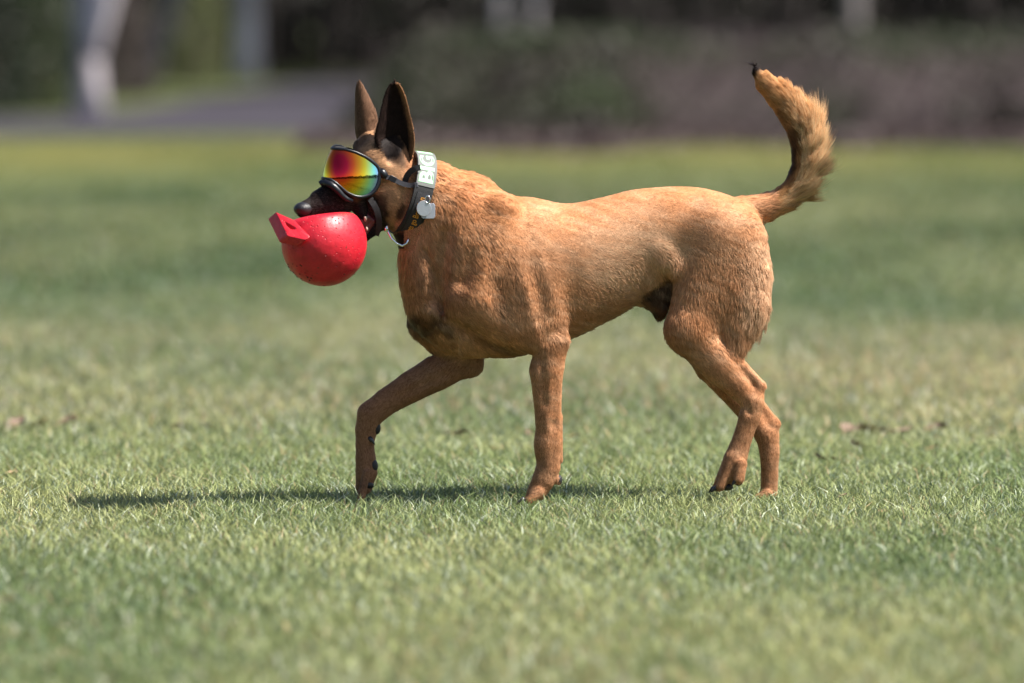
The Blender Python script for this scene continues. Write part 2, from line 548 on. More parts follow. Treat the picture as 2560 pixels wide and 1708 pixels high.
bark_pale = bark('pale_bark', (0.07, 0.065, 0.085), (0.62, 0.56, 0.58), 1.6)
bark_grey = bark('grey_bark', (0.07, 0.062, 0.066), (0.20, 0.175, 0.18), 4.0)

def tube(pts, sides=12, cap=True):
    """pts: list of (x,y,z,r) -> V,F (quads + degenerate caps)"""
    pts = np.array(pts, float)
    n = len(pts)
    V = []
    for i in range(n):
        d = pts[min(i + 1, n - 1), :3] - pts[max(i - 1, 0), :3]
        d /= np.linalg.norm(d)
        a = np.cross(d, [0.13, 0.96, 0.21]); a /= np.linalg.norm(a)
        b = np.cross(d, a)
        for k in range(sides):
            t = 2 * math.pi * k / sides
            V.append(pts[i, :3] + pts[i, 3] * (a * math.cos(t) + b * math.sin(t)))
    F = []
    for i in range(n - 1):
        for k in range(sides):
            k2 = (k + 1) % sides
            F.append((i * sides + k, i * sides + k2, (i + 1) * sides + k2, (i + 1) * sides + k))
    if cap:
        V.append(pts[0, :3]); V.append(pts[-1, :3])
        for k in range(sides):
            k2 = (k + 1) % sides
            F.append((len(V) - 2, k2, k, k)); F.append((len(V) - 1, (n - 1) * sides + k, (n - 1) * sides + k2, (n - 1) * sides + k2))
    return np.array(V), F

def from_vf(name, V, F):
    me = bpy.data.meshes.new(name)
    F = [tuple(dict.fromkeys(int(i) for i in f)) for f in F]
    me.from_pydata([tuple(map(float, v)) for v in V], [], F)
    me.update()
    return me

def tree(u, v, width_px, label, mat, lean=0.0, fork=None, height=9.0, crown_r=2.4, seed=1):
    r = np.random.default_rng(seed)
    g = G(u, v)
    d = g.y + DIST
    rad = width_px / FPX * d / 2
    t = empty('tree', g)
    tag(t, label, 'tree', 'trees at the edge of the wood')
    V, F = [], []
    def limb(pts, sides=12):
        nonlocal V, F
        v_, f_ = tube(pts, sides)
        F += [tuple(i + len(V) for i in f) for f in f_]
        V = list(V) + list(v_)
    trunk = []
    for k in range(12):
        s = k / 11
        z = height * 0.8 * s
        trunk.append((g.x + lean * z + 0.02 * math.sin(2 * s + seed), g.y + 0.05 * math.sin(2.2 * s + seed), z - 0.05,
                      rad * (1.0 - 0.72 * s) * (1 + 0.5 * math.exp(-z / 0.12) * 0.6)))
    limb(trunk, 14)
    if fork:
        z0, dx, rr = fork
        limb([(g.x + lean * z0, g.y, z0 - .25, rr * .8), (g.x + lean * z0 + dx * .12, g.y - .05, z0, rr), (g.x + lean * z0 + dx * .55, g.y - .2, z0 + .7, rr * .85),
              (g.x + lean * z0 + dx * 1.6, g.y - .5, z0 + 2.4, rr * .6), (g.x + lean * z0 + dx * 2.6, g.y - .7, z0 + 4.6, rr * .25)])
    tips = []
    for k in range(11):
        z0 = height * r.uniform(0.38, 0.78)
        a = r.uniform(0, 6.28)
        L = crown_r * r.uniform(.6, 1.0)
        b0 = np.array([g.x + lean * z0, g.y, z0]); b1 = b0 + np.array([math.cos(a) * L, math.sin(a) * L, L * r.uniform(.3, .8)])
        md = (b0 + b1) / 2 + r.normal(0, .15, 3)
        limb([(*b0, rad * .35), (*md, rad * .22), (*b1, rad * .06)], 7)
        tips += [md, b1]
    link('trunk', from_vf('trunk', V, F), mat, t)
    tips.append(np.array([g.x + lean * height * .8, g.y, height * .85]))
    pts = np.concatenate([p + r.normal(0, crown_r * .28, (80, 3)) for p in tips])
    pts = pts[pts[:, 2] > height * .3]
    col = np.array([0.06, 0.09, 0.035]) * r.uniform(.5, 1.5, (len(pts), 1))
    cloud_obj('crown', [quad_cloud(pts, 0.11, col, seed=seed)], t)
    return t
tree(220, 292, 76, 'pale forked tree trunk standing beside the tarmac path, dark band at mid height', bark_pale, fork=(0.72, 0.50, 0.115), seed=3)
tree(352, 238, 52, 'slim grey tree trunk leaning over between two pale trunks', bark_grey, lean=0.36, height=8, seed=4)
tree(622, 206, 66, 'straight pale tree trunk where the tarmac path bends into the dark wood', bark_pale, seed=5)
tree(1262, 236, 26, 'thinner of two pale tree stems rising close together behind the brambles', bark_pale, lean=-.05, seed=6, height=7)
tree(1318, 240, 30, 'thicker of two pale tree stems rising close together behind the brambles', bark_pale, lean=.06, seed=7, height=7)
tree(2130, 238, 50, 'lone grey tree trunk rising out of the brambles', bark_grey, seed=8)
tree(40, 255, 60, 'dark tree trunk among shaded shrubs beside the path', bark_grey, seed=9)

def shrub(u, v, rx, h, label, col, n=2600, seed=1, size=0.05, depth=1.0):
    r = np.random.default_rng(seed)
    g = G(u, v)
    t = empty('shrub', g)
    tag(t, label, 'shrub', 'shrubs along the path')
    a = r.uniform(0, 2 * np.pi, n); q = np.sqrt(r.random(n)); zz = r.random(n)
    env = np.sqrt(np.clip(1 - (zz * 1.05 - .35) ** 2 / .55, 0.02, 1))
    lump = 0.75 + 0.5 * fbm(a * 1.5 + seed, zz * 4, 71, 3)
    pts = np.stack([g.x + np.cos(a) * q * rx * env * lump, g.y + np.sin(a) * q * depth * env, zz * h], 1)
    c = np.array(col) * r.uniform(.45, 1.5, (n, 1))
    cloud_obj('foliage', [quad_cloud(pts, size, c, seed=seed)], t)
    m = 14
    p0 = np.stack([g.x + r.normal(0, .08, m), g.y + r.normal(0, .08, m), np.zeros(m) - .02], 1)
    p1 = p0 + np.stack([r.normal(0, rx * .45, m), r.normal(0, .3, m), r.uniform(.5, .95, m) * h], 1)
    cloud_obj('stem', [strips(p0, p1, np.full(m, .03), np.tile([[.08, .06, .05]], (m, 1)))], t)
shrub(480, 212, 0.62, 1.9, 'loose olive green shrub between the leaning trunk and a straight pale one', (0.105, 0.120, 0.050), seed=11)
shrub(80, 280, 0.55, 1.7, 'dark green shrub in shade beside the forked pale trunk', (0.035, 0.050, 0.022), n=3200, seed=12)
shrub(-60, 285, 0.6, 2.0, 'tall blackish evergreen shrub at the path edge', (0.022, 0.030, 0.018), n=3200, seed=13)
shrub(300, 245, 0.45, 1.5, 'brownish bare shrub behind the forked pale trunk', (0.075, 0.060, 0.055), n=1800, seed=14)

# ================================================================== the dog
def dog_field():
    f = Field((690, 135, -185), (2080, 1300, 265), 3.6)
    # trunk
    us  = [1150, 1209, 1253, 1329, 1416, 1503, 1580, 1640, 1699, 1765, 1830, 1885, 1908]
    top = [480, 470, 484, 489, 505, 490, 471, 465, 463, 469, 490, 525, 570]
    bot = [880, 890, 898, 886, 854, 812, 768, 724, 700, 705, 715, 690, 620]
    wc  = [34, 32, 30, 25, 18, 8, 0, -5, -9, -12, -15, -17, -17]
    hw  = [100, 112, 119, 124, 121, 110, 99, 93, 92, 93, 86, 60, 30]
    f.profile(us, top, bot, wc, hw, 20)
    # neck and chest
    f.chain([(1000, 480, 46, 92), (1065, 508, 42, 109), (1145, 562, 36, 134), (1215, 640, 32, 150)], 26, zs=0.78)
    f.ell((1172, 690, 34), (166, 200, 112), 30)
    f.cone((1030, 590, 55), (1085, 760, 40), 38, 62, 36, zs=1.15)          # throat to breastbone
    f.cone((1085, 640, 78), (1130, 790, 62), 26, 30, 30)                     # brisket muscle, near side
    # near shoulder, upper arm, triceps
    f.cone((1245, 530, 92), (1188, 745, 116), 50, 62, 26, zs=0.8)
    f.cone((1188, 752, 112), (1372, 862, 104), 66, 40, 30, zs=0.8)
    f.ell((1318, 735, 114), (80, 126, 50), 24, rot=-14)
    f.cone((1384, 670, 112), (1404, 845, 108), 24, 22, 18)                   # long head of triceps
    # near foreleg
    f.chain([(1376, 862, 102, 40), (1366, 925, 98, 44), (1368, 985, 95, 38), (1371, 1050, 92, 35), (1372, 1110, 90, 33.5), (1371, 1166, 89, 32), (1360, 1198, 90, 31), (1343, 1228, 90, 27)], 12, zs=0.9)
    f.cone((1404, 864, 98), (1394, 910, 96), 13, 12, 18)                   # point of elbow
    f.ell((1353, 1112, 92), (18, 38, 24), 16)                                 # wrist
    f.cone((1399, 1040, 90), (1399, 1150, 88), 10, 11, 5)                     # tendon at the back
    for dw, du in ((-26, 8), (-9, 0), (9, 0), (26, 8)):                      # toes
        f.cone((1340 + du, 1230, 90 + dw * .8), (1318 + du, 1253, 90 + dw * 1.1), 13, 14, 14)
    f.ell((1395, 1200, 88), (11, 15, 15), 8)
    # far foreleg, reaching forward
    f.cone((1085, 800, -30), (1165, 902, -46), 66, 44, 30, zs=0.8)
    f.cone((1160, 895, -46), (1184, 918, -48), 36, 20, 14)
    f.chain([(1162, 898, -46, 44), (1092, 932, -47, 46), (1031, 965, -47, 41), (968, 1003, -46, 35), (926, 1036, -45, 35), (916, 1072, -45, 30), (912, 1108, -45, 25), (914, 1145, -45, 27), (916, 1180, -45, 29), (910, 1215, -45, 24)], 10, zs=0.9)
    for dw in (-26, -9, 9, 26):
        f.cone((916, 1180, -45 + dw * .8), (902, 1250, -45 + dw * 1.15), 12, 13, 3)
    # near hind leg
    f.cone((1800, 600, 28), (1735, 815, 52), 100, 66, 40, zs=0.72)
    f.ell((1838, 700, 36), (88, 168, 62), 34, rot=6)
    f.cone((1870, 760, 50), (1825, 880, 58), 46, 26, 30, zs=0.8)             # hamstring
    f.ell((1722, 826, 58), (62, 62, 50), 22)                                 # stifle
    f.chain([(1738, 846, 60, 54), (1800, 915, 62, 47), (1848, 968, 62, 35), (1868, 995, 62, 28)], 14, zs=0.76)
    f.cone((1815, 880, 60), (1902, 963, 60), 21, 14, 10, zs=0.9)             # Achilles tendon and heel
    f.chain([(1901, 968, 60, 15), (1884, 1004, 60, 29), (1874, 1042, 60, 29), (1858, 1090, 60, 26), (1846, 1125, 60, 28), (1838, 1158, 62, 30)], 10, zs=0.85)
    f.cone((1836, 1150, 62), (1822, 1185, 64), 30, 26, 10)
    f.cone((1852, 1160, 82), (1847, 1196, 88), 18, 17, 3)                    # outer toe
    f.cone((1826, 1160, 74), (1802, 1215, 77), 17, 15, 3)
    f.cone((1818, 1160, 54), (1795, 1215, 53), 17, 15, 3)
    f.cone((1836, 1165, 38), (1818, 1206, 36), 17, 15, 6)
    # far hind leg
    f.cone((1800, 620, -50), (1745, 830, -62), 88, 58, 34, zs=0.72)
    f.chain([(1748, 850, -58, 54), (1775, 915, -52, 40), (1850, 1005, -47, 31), (1908, 1072, -45, 31)], 14, zs=0.8)
    f.cone((1855, 955, -48), (1937, 1058, -45), 18, 14, 10, zs=0.9)
    f.chain([(1932, 1062, -45, 20), (1918, 1088, -45, 32), (1924, 1130, -45, 27), (1924, 1190, -45, 23.5), (1922, 1238, -45, 24)], 12, zs=0.85)
    for dw, du in ((-25, 6), (-9, 0), (9, 0), (25, 6)):
        f.cone((1914 + du, 1234, -45 + dw), (1892 + du, 1246, -45 + dw * 1.1), 13, 12, 10)
    # belly, sheath
    f.cone((1588, 738, -4), (1650, 756, -8), 24, 26, 14)
    f.ell((1648, 768, -8), (22, 30, 22), 12)
    f.cone((1600, 722, -8), (1700, 722, -22), 34, 44, 14)                     # groin
    # flank fold in front of the thigh
    f.cone((1640, 625, 58), (1690, 662, 60), 34, 24, 26, zs=0.8)
    # tail
    f.chain([(1862, 535, -17, 48), (1905, 522, -18, 37), (1945, 506, -18, 30), (1984, 470, -18, 29), (2008, 422, -18, 31), (2012, 375, -18, 33), (2002, 328, -18, 34), (1976, 284, -18, 31), (1948, 244, -18, 31), (1914, 210, -18, 26), (1894, 184, -18, 15), (1887, 166, -18, 5)], 12)
    # head: skull, cheeks, upper jaw, lower jaw
    f.ell((958, 418, 45), (84, 82, 66), 20)
    f.cone((985, 470, 48), (955, 520, 60), 78, 50, 22, zs=0.85)
    f.ell((962, 505, 88), (44, 40, 26), 20)                                   # cheek muscle
    f.chain([(925, 440, 62, 58), (880, 474, 84, 44), (838, 499, 100, 41), (798, 513, 118, 34), (766, 524, 132, 26), (757, 526, 136, 22)], 14, zs=0.85)
    f.cone((884, 500, 90), (908, 538, 96), 28, 14, 10)
    f.cone((850, 516, 100), (776, 536, 124), 27, 15, 12)                       # lips
    f.chain([(955, 535, 62, 40), (925, 566, 72, 27), (880, 606, 80, 21), (838, 640, 86, 16)], 12, zs=0.9)
    f.cone((998, 405, 45), (996, 350, 50), 34, 20, 22)
    f.cone((932, 360, 8), (918, 318, -2), 30, 20, 20)
    f.cone((906, 372, 28), (920, 352, 16), 26, 24, 16)
    f.cone((866, 462, 88), (800, 496, 116), 38, 24, 12)                        # bridge of the nose
    f.cone((976, 388, 116), (984, 335, 112), 22, 36, 12, sub=True)             # cup of the near ear
    # hollows that model the muscles
    f.cone((1105, 575, 146), (1088, 740, 128), 18, 20, 18, sub=True)
    f.cone((1062, 620, 118), (1105, 770, 112), 8, 9, 12, sub=True)
    f.cone((1105, 800, 128), (1235, 872, 150), 10, 12, 18, sub=True)
    f.cone((1250, 520, 164), (1215, 640, 178), 9, 10, 28, sub=True)          # behind the throat
    f.cone((1170, 640, 168), (1150, 700, 160), 10, 10, 30, sub=True)
    f.cone((1440, 620, 176), (1430, 815, 138), 24, 20, 30, sub=True)          # behind the triceps
    f.cone((1318, 600, 176), (1362, 785, 166), 14, 16, 26, sub=True)
    f.cone((1222, 630, 194), (1262, 810, 186), 16, 14, 30, sub=True)
    f.cone((1355, 800, 160), (1372, 850, 152), 8, 8, 14, sub=True)           # between shoulder and triceps
    f.cone((1690, 650, 116), (1656, 760, 104), 15, 18, 16, sub=True)
    f.cone((1765, 545, 122), (1700, 650, 116), 10, 13, 34, sub=True)          # front of the thigh
    f.cone((1822, 868, 100), (1884, 958, 84), 11, 10, 7, sub=True)
    f.cone((1852, 1010, 92), (1838, 1120, 92), 5, 5, 6, sub=True)
    f.cone((1391, 950, 138), (1389, 1060, 124), 6, 6, 14, sub=True)
    f.cone((1389, 1060, 124), (1385, 1165, 128), 6, 5, 14, sub=True)
    f.cone((1352, 900, 140), (1360, 1010, 130), 6, 5, 12, sub=True)
    f.cone((1000, 990, -8), (1120, 935, -2), 5, 6, 12, sub=True)
    f.cone((925, 1080, -14), (922, 1150, -14), 4, 4, 6, sub=True)              # hollow before the Achilles tendon
    f.cone((1862, 1000, 88), (1872, 1030, 86), 4, 5, 8, sub=True)
    f.cone((1905, 1035, -18), (1925, 1062, -18), 6, 6, 8, sub=True)
    return f

dogf = dog_field()
dog_me, DV, DX, DQ = field_mesh('dog_body', dogf, iso=-3.5)

# --- ears: thin cupped shells grown into the same skin
def ear(rows, w0, cup, wt, sign, nk=14, thick=7):
    """rows: (u_left, u_right, v, w) from base to tip; cup = depth of the hollow; opening towards +sign"""
    rows = np.array(rows, float)
    t = np.linspace(0, 1, len(rows)); tt = np.linspace(0, 1, 26)
    R = np.stack([np.interp(tt, t, rows[:, i]) for i in range(4)], 1)
    for _ in range(2):
        R[1:-1] = (R[:-2] + 2 * R[1:-1] + R[2:]) / 4
    s = np.linspace(-1, 1, nk)
    grid = []
    for layer in (0, 1):
        for (ul, ur, v, w), q in zip(R, tt):
            c = cup * (1 - 0.55 * q) * min(1, (ur - ul) / 60 + .1)
            u = (ul + ur) / 2 + s * (ur - ul) / 2
            ww = w + sign * (-c * (1 - s ** 2) ) - sign * layer * thick * (1 - 0.9 * np.abs(s) ** 6) * (1 - .5 * q)
            vv = v + 0 * s + (6 * s ** 2 if q > .9 else 0)
            grid.append(np.stack([u, vv, ww], 1))
    V = np.array(grid).reshape(-1, 3)
    n = len(R); F = []
    for layer in (0, 1):
        o = layer * n * nk
        for i in range(n - 1):
            for j in range(nk - 1):
                a = o + i * nk + j
                q = (a, a + 1, a + nk + 1, a + nk)
                F.append(q if layer == 0 else q[::-1])
    o = n * nk
    for i in range(n - 1):
        a, b = i * nk, (i + 1) * nk
        F.append((a, b, b + o, a + o))
        a, b = i * nk + nk - 1, (i + 1) * nk + nk - 1
        F.append((b, a, a + o, b + o))
    for j in range(nk - 1):
        a = (n - 1) * nk + j
        F.append((a, a + 1, a + 1 + o, a + o))
    return V, np.array(F)
near_ear = ear([(975, 1028, 402, 92), (948, 1034, 380, 96), (934, 1036, 350, 98), (942, 1033, 322, 98), (950, 1025, 292, 97), (956, 1019, 262, 96), (963, 1011, 236, 95), (971, 1002, 218, 94), (978, 995, 209, 93), (985, 988, 203, 93)], 90, 40, 0, 1)
far_ear = ear([(893, 950, 352, 0), (889, 946, 330, -4), (889, 944, 305, -6), (889, 940, 283, -8), (889, 931, 262, -9), (889, 922, 243, -10), (890, 912, 225, -10), (893, 905, 211, -10), (897, 900, 204, -10)], 0, 24, 0, -1)
for EV, EF in (near_ear, far_ear):
    X = P(EV[:, 0], EV[:, 1], EV[:, 2])
    off = len(DV)
    DQ = np.concatenate([DQ, EF + off]); DV = np.concatenate([DV, EV]); DX = np.concatenate([DX, X])
n_ear0 = len(DV) - len(near_ear[0]) - len(far_ear[0])
is_ear = np.zeros(len(DV), bool); is_ear[n_ear0:] = True
ear_in = np.zeros(len(DV), bool)
ear_in[n_ear0:n_ear0 + len(near_ear[0]) // 2] = True
ear_in[n_ear0 + len(near_ear[0]):n_ear0 + len(near_ear[0]) + len(far_ear[0]) // 2] = True
bpy.data.meshes.remove(dog_me)
dog_me = mesh_np('dog_body', DX, DQ)
bmx = bmesh.new(); bmx.from_mesh(dog_me)
bmesh.ops.recalc_face_normals(bmx, faces=[fc for fc in bmx.faces if is_ear[fc.verts[0].index]])
bmx.to_mesh(dog_me); bmx.free()
dog_me.update()
DN = np.zeros(len(DV) * 3, np.float32)
dog_me.vertices.foreach_get('normal', DN) if False else dog_me.vertex_normals.foreach_get('vector', DN)
DN = DN.reshape(-1, 3)
# normals in (u, v, w) axes
NU = np.stack([DN[:, 0], -DN[:, 2], -DN[:, 1]], 1)

# --- pigment
TAN = np.array([0.63, 0.325, 0.172]); RUST = np.array([0.60, 0.262, 0.110]); PALE = np.array([0.80, 0.51, 0.32])
BLACK = np.array([0.012, 0.010, 0.012]); UMBER = np.array([0.20, 0.105, 0.055]); DARK = np.array([0.075, 0.042, 0.028])
U_, V_, W_ = DV.T
pig = np.tile(TAN, (len(DV), 1))
nz1 = fbm(U_ / 70 + 3, V_ / 55 + 8, 81, 3)
nz2 = fbm(U_ / 22 + 3, V_ / 16 + 8, 85, 3)
def blend(mask, col, amt=1.0):
    global pig
    m = (np.clip(mask, 0, 1) * amt)[:, None]
    pig = pig * (1 - m) + np.array(col) * m
def blob(u, v, ru, rv, rot=0, soft=0.45, wr=None):
    c, s = math.cos(math.radians(rot)), math.sin(math.radians(rot))
    x = ((U_ - u) * c + (V_ - v) * s) / ru; y = (-(U_ - u) * s + (V_ - v) * c) / rv
    d = np.sqrt(x * x + y * y) + 0.5 * (nz2 - 0.5)
    m = np.clip((1 - d) / soft + .5, 0, 1); m = m * m * (3 - 2 * m)
    if wr:
        m = m * (W_ > wr[0]) * (W_ < wr[1])
    return m
body = (U_ > 1050) & ~is_ear
blend((nz1 - .35) * 2.2, RUST, .6)
blend(blob(1180, 470, 150, 70, 25, .9), RUST, .75)                       # neck crest
blend(blob(1570, 470, 380, 36, 0, .9), RUST, .45)                        # back
blend(blob(1570, 650, 130, 100, -20, 1.0), PALE, .6)                     # flank: its sunlit patch painted paler
blend(blob(1900, 740, 50, 140, 0, .8), PALE, .75)                        # back of the thigh: sunlit edge painted paler
blend(blob(1500, 805, 190, 52, -24, 1.1), UMBER, .32)                     # belly: darker fur with underside shade painted in
blend(blob(1095, 760, 105, 130, 0, 1.0), UMBER, .25)  # chest front: greyer fur, partly shade painted into the coat
blend(blob(1245, 745, 16, 60, -12, .9), UMBER, .65)                      # dark flecks on the shoulder
blend(blob(1305, 735, 16, 42, -12, .9), UMBER, .40)
blend(blob(1050, 806, 46, 24, 28, 1.0), BLACK, .80)                       # black breast patch
blend(blob(1100, 806, 40, 13, 48, 1.0), BLACK, .7)
blend(blob(1230, 862, 70, 9, 25, 1.1), DARK, .5)
blend(blob(1700, 880, 60, 45, 40, .9), UMBER, .35)
blend(blob(1645, 745, 44, 62, 25, .7, (-70, 40)), np.array([0.03, 0.02, 0.017]), .92)  # groin and sheath: shadowed hollow painted near black
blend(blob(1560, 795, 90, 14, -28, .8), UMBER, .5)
strk = fbm(U_ / 46 + 2, (V_ - .25 * U_) / 9, 131, 3) - .5
blend((U_ > 1040) * np.clip(strk * 3.2, 0, 1), RUST * .72, .42)
blend((U_ > 1040) * np.clip(-strk * 3.2, 0, 1), PALE, .35)
# lower legs: greyer
low_leg = np.clip((V_ - 1000) / 160, 0, 1)
blend(blob(912, 1208, 20, 13, 0, .8), BLACK, .85)
blend(blob(1650, 796, 20, 14, 0, .9, (-60, 30)), UMBER, .5)
blend(low_leg * 0.8, np.array([0.40, 0.215, 0.115]), .6)
blend((W_ < -5) & (U_ < 1230) & (V_ > 870), np.array([0.30, 0.165, 0.11]), .55)  # far foreleg painted darker to carry the body's shade
# tail
tail = (U_ > 1935) & (V_ < 560) | ((U_ > 1860) & (V_ < 330))
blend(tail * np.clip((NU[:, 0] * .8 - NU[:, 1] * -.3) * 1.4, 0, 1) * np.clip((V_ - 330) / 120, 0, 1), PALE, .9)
blend(tail * 1.0, np.array([0.64, 0.335, 0.125]), .6)
blend(blob(1976, 408, 22, 70, 20, 1.3, (-60, 40)), BLACK, .9)
blend(blob(1975, 330, 16, 60, -25, .9), DARK, .6)
blend(tail * np.clip((218 - V_ + (1884 - U_) * .9) / 22, 0, 1), BLACK, .98)
# head
head = (U_ < 1010) & (V_ < 620) & ~is_ear
blend(head * 1.0, np.array([0.54, 0.31, 0.17]), .8)
blend(head * np.clip((900 - U_ + (V_ - 470) * .6) / 40, 0, 1), BLACK, .98)      # muzzle
blend(blob(925, 535, 42, 48, 0, .5), BLACK, .95)
blend(blob(945, 500, 22, 20, 0, .7), DARK, .8)
blend(blob(1000, 528, 10, 20, 20, 1.0), BLACK, .8)
blend(blob(885, 360, 40, 16, -25, .6), DARK, .75)                                # brow
blend(blob(985, 392, 34, 20, 35, .9), DARK, .9)
blend(blob(952, 348, 30, 14, 40, .9), BLACK, .8)
blend(head * np.clip((V_ - 560) / 25, 0, 1), BLACK, .95)
blend(blob(974, 366, 38, 36, 20, .6, (50, 220)), np.array([0.016, 0.012, 0.012]), .98)
# ears
blend(is_ear * (W_ > 40) * 1.0, np.array([0.46, 0.24, 0.12]), 1)
blend(is_ear * (W_ > 40) * np.clip((1000 - U_) / 12, 0, 1), np.array([0.03, 0.02, 0.018]), .95)
blend(is_ear * (W_ < 40) * 1.0, np.array([0.21, 0.115, 0.07]), 1)
s_ear = np.clip((np.interp(V_, [203, 218, 236, 262, 292, 350, 380], [988, 1002, 1011, 1019, 1025, 1036, 1034]) - 5 - U_) / 7, 0, 1)
blend(is_ear * (W_ > 40) * ear_in * s_ear, np.array([0.036, 0.022, 0.019]), 1)
blend(is_ear * (W_ < 40) * ear_in * 1.0, np.array([0.05, 0.03, 0.03]), 1)
# around the mouth: gum red inside
pig = pig * (0.86 + 0.28 * nz2[:, None])

dog = empty('dog', (P(1560, 1262, 0)[0], 0, 0))
tag(dog, 'tan shepherd dog with black face and raised tail walking across the lawn', 'dog')
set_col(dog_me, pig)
m_skin, nt, b = new_mat('dog_coat_skin')
at = nt.nodes.new('ShaderNodeAttribute'); at.attribute_name = 'col'
mul = nt.nodes.new('ShaderNodeMix'); mul.data_type = 'RGBA'; mul.blend_type = 'MULTIPLY'; mul.inputs['Factor'].default_value = 1
mul.inputs['B'].default_value = (.55, .50, .46, 1)
nt.links.new(at.outputs['Color'], mul.inputs['A']); nt.links.new(mul.outputs['Result'], b.inputs['Base Color'])
b.inputs['Roughness'].default_value = 0.75; b.inputs['Specular IOR Level'].default_value = 0.2
dog_body = link('body', dog_me, m_skin, dog)

# --- fur: strands laid along a flow field
GUIDES = [  # u, v, du, dv, length px, lift
    (1110, 440, 1, .45, 20, .26), (1180, 455, 1, .5, 20, .26), (1230, 480, 1, .45, 15, .2), (1075, 520, .55, .85, 22, .26), (1120, 560, .6, .8, 22, .22), (1050, 640, .35, 1, 22, .3),
    (1040, 740, .4, 1, 16, .25), (1060, 820, .5, 1, 16, .25), (1190, 600, .7, .75, 18, .16), (1190, 720, .6, .85, 14, .14), (1150, 840, .8, .7, 18, .25), (1280, 560, .85, .5, 12, .12),
    (1300, 700, .5, .9, 13, .16), (1380, 760, .2, 1, 12, .15), (1250, 880, .9, .4, 16, .35), (1350, 510, 1, .15, 9, .10), (1420, 560, 1, .25, 9, .10), (1500, 510, 1, .05, 9, .10),
    (1600, 480, 1, 0, 9, .10), (1700, 480, 1, .1, 9, .10), (1800, 490, 1, .4, 9, .10), (1450, 660, 1, .35, 9, .10), (1560, 600, 1, .25, 9, .10), (1450, 800, 1, .5, 14, .22),
    (1560, 740, 1, .35, 14, .24), (1650, 690, .5, .9, 20, .3), (1700, 570, .9, .45, 9, .10), (1800, 580, .7, .7, 9, .10), (1880, 600, .55, .9, 12, .18), (1700, 720, -.1, 1, 16, .2),
    (1780, 720, .3, 1, 14, .16), (1850, 760, .3, 1, 18, .25), (1905, 700, .25, 1, 22, .35), (1900, 800, .1, 1, 30, .42), (1860, 860, .1, 1, 28, .42), (1700, 840, .2, 1, 13, .16),
    (1730, 890, .75, .75, 12, .15), (1800, 930, .75, .7, 10, .15), (1870, 930, .75, .7, 8, .15), (1890, 990, 0, 1, 6, .12), (1850, 985, .25, 1, 6, .1), (1870, 1010, 0, 1, 6, .1), (1835, 960, .6, .8, 7, .12), (1860, 1090, -.25, 1, 7, .14), (1830, 1180, -.4, 1, 6, .14),
    (1930, 1090, 0, 1, 7, .15), (1923, 1200, 0, 1, 7, .15), (1370, 930, .05, 1, 10, .14), (1395, 900, .2, 1, 10, .18), (1370, 1050, 0, 1, 7, .13), (1370, 1150, 0, 1, 6, .13), (1330, 1230, -.7, .7, 5, .13),
    (1130, 920, -.75, .65, 10, .16), (1030, 965, -.85, .5, 9, .16), (1030, 1000, -.6, .9, 11, .25), (940, 1020, -.6, .8, 8, .16), (912, 1100, 0, 1, 6, .14), (912, 1190, 0, 1, 6, .14),
    (960, 390, .7, -.6, 11, .2), (910, 400, .9, -.4, 10, .2), (960, 450, 1, .2, 11, .2), (960, 500, .85, .5, 10, .22), (985, 540, .5, .85, 13, .25), (930, 560, .8, .5, 6, .15), (880, 480, 1, 0, 7, .22),
    (800, 505, 1, -.1, 6, .2), (985, 280, 0, -1, 4, .14), (990, 370, .2, -1, 8, .25), (1025, 350, .3, -1, 9, .3), (910, 270, .1, -1, 5, .14), (1020, 450, .8, .5, 10, .2), (1000, 480, .7, .7, 8, .15),
    (1900, 520, 1, -.15, 13, .22), (1950, 505, .9, -.45, 20, .35), (1985, 470, .75, -.75, 28, .45), (2010, 420, .5, -.9, 34, .5), (2012, 375, .35, -.95, 36, .5), (2000, 330, .1, -1, 36, .46),
    (1978, 285, -.15, -1, 34, .42), (1948, 245, -.35, -.95, 30, .38), (1914, 210, -.45, -.9, 24, .32), (1892, 182, -.1, -1, 22, .18), (1887, 168, .25, -1, 28, .05)]
Ga = np.array(GUIDES, float)

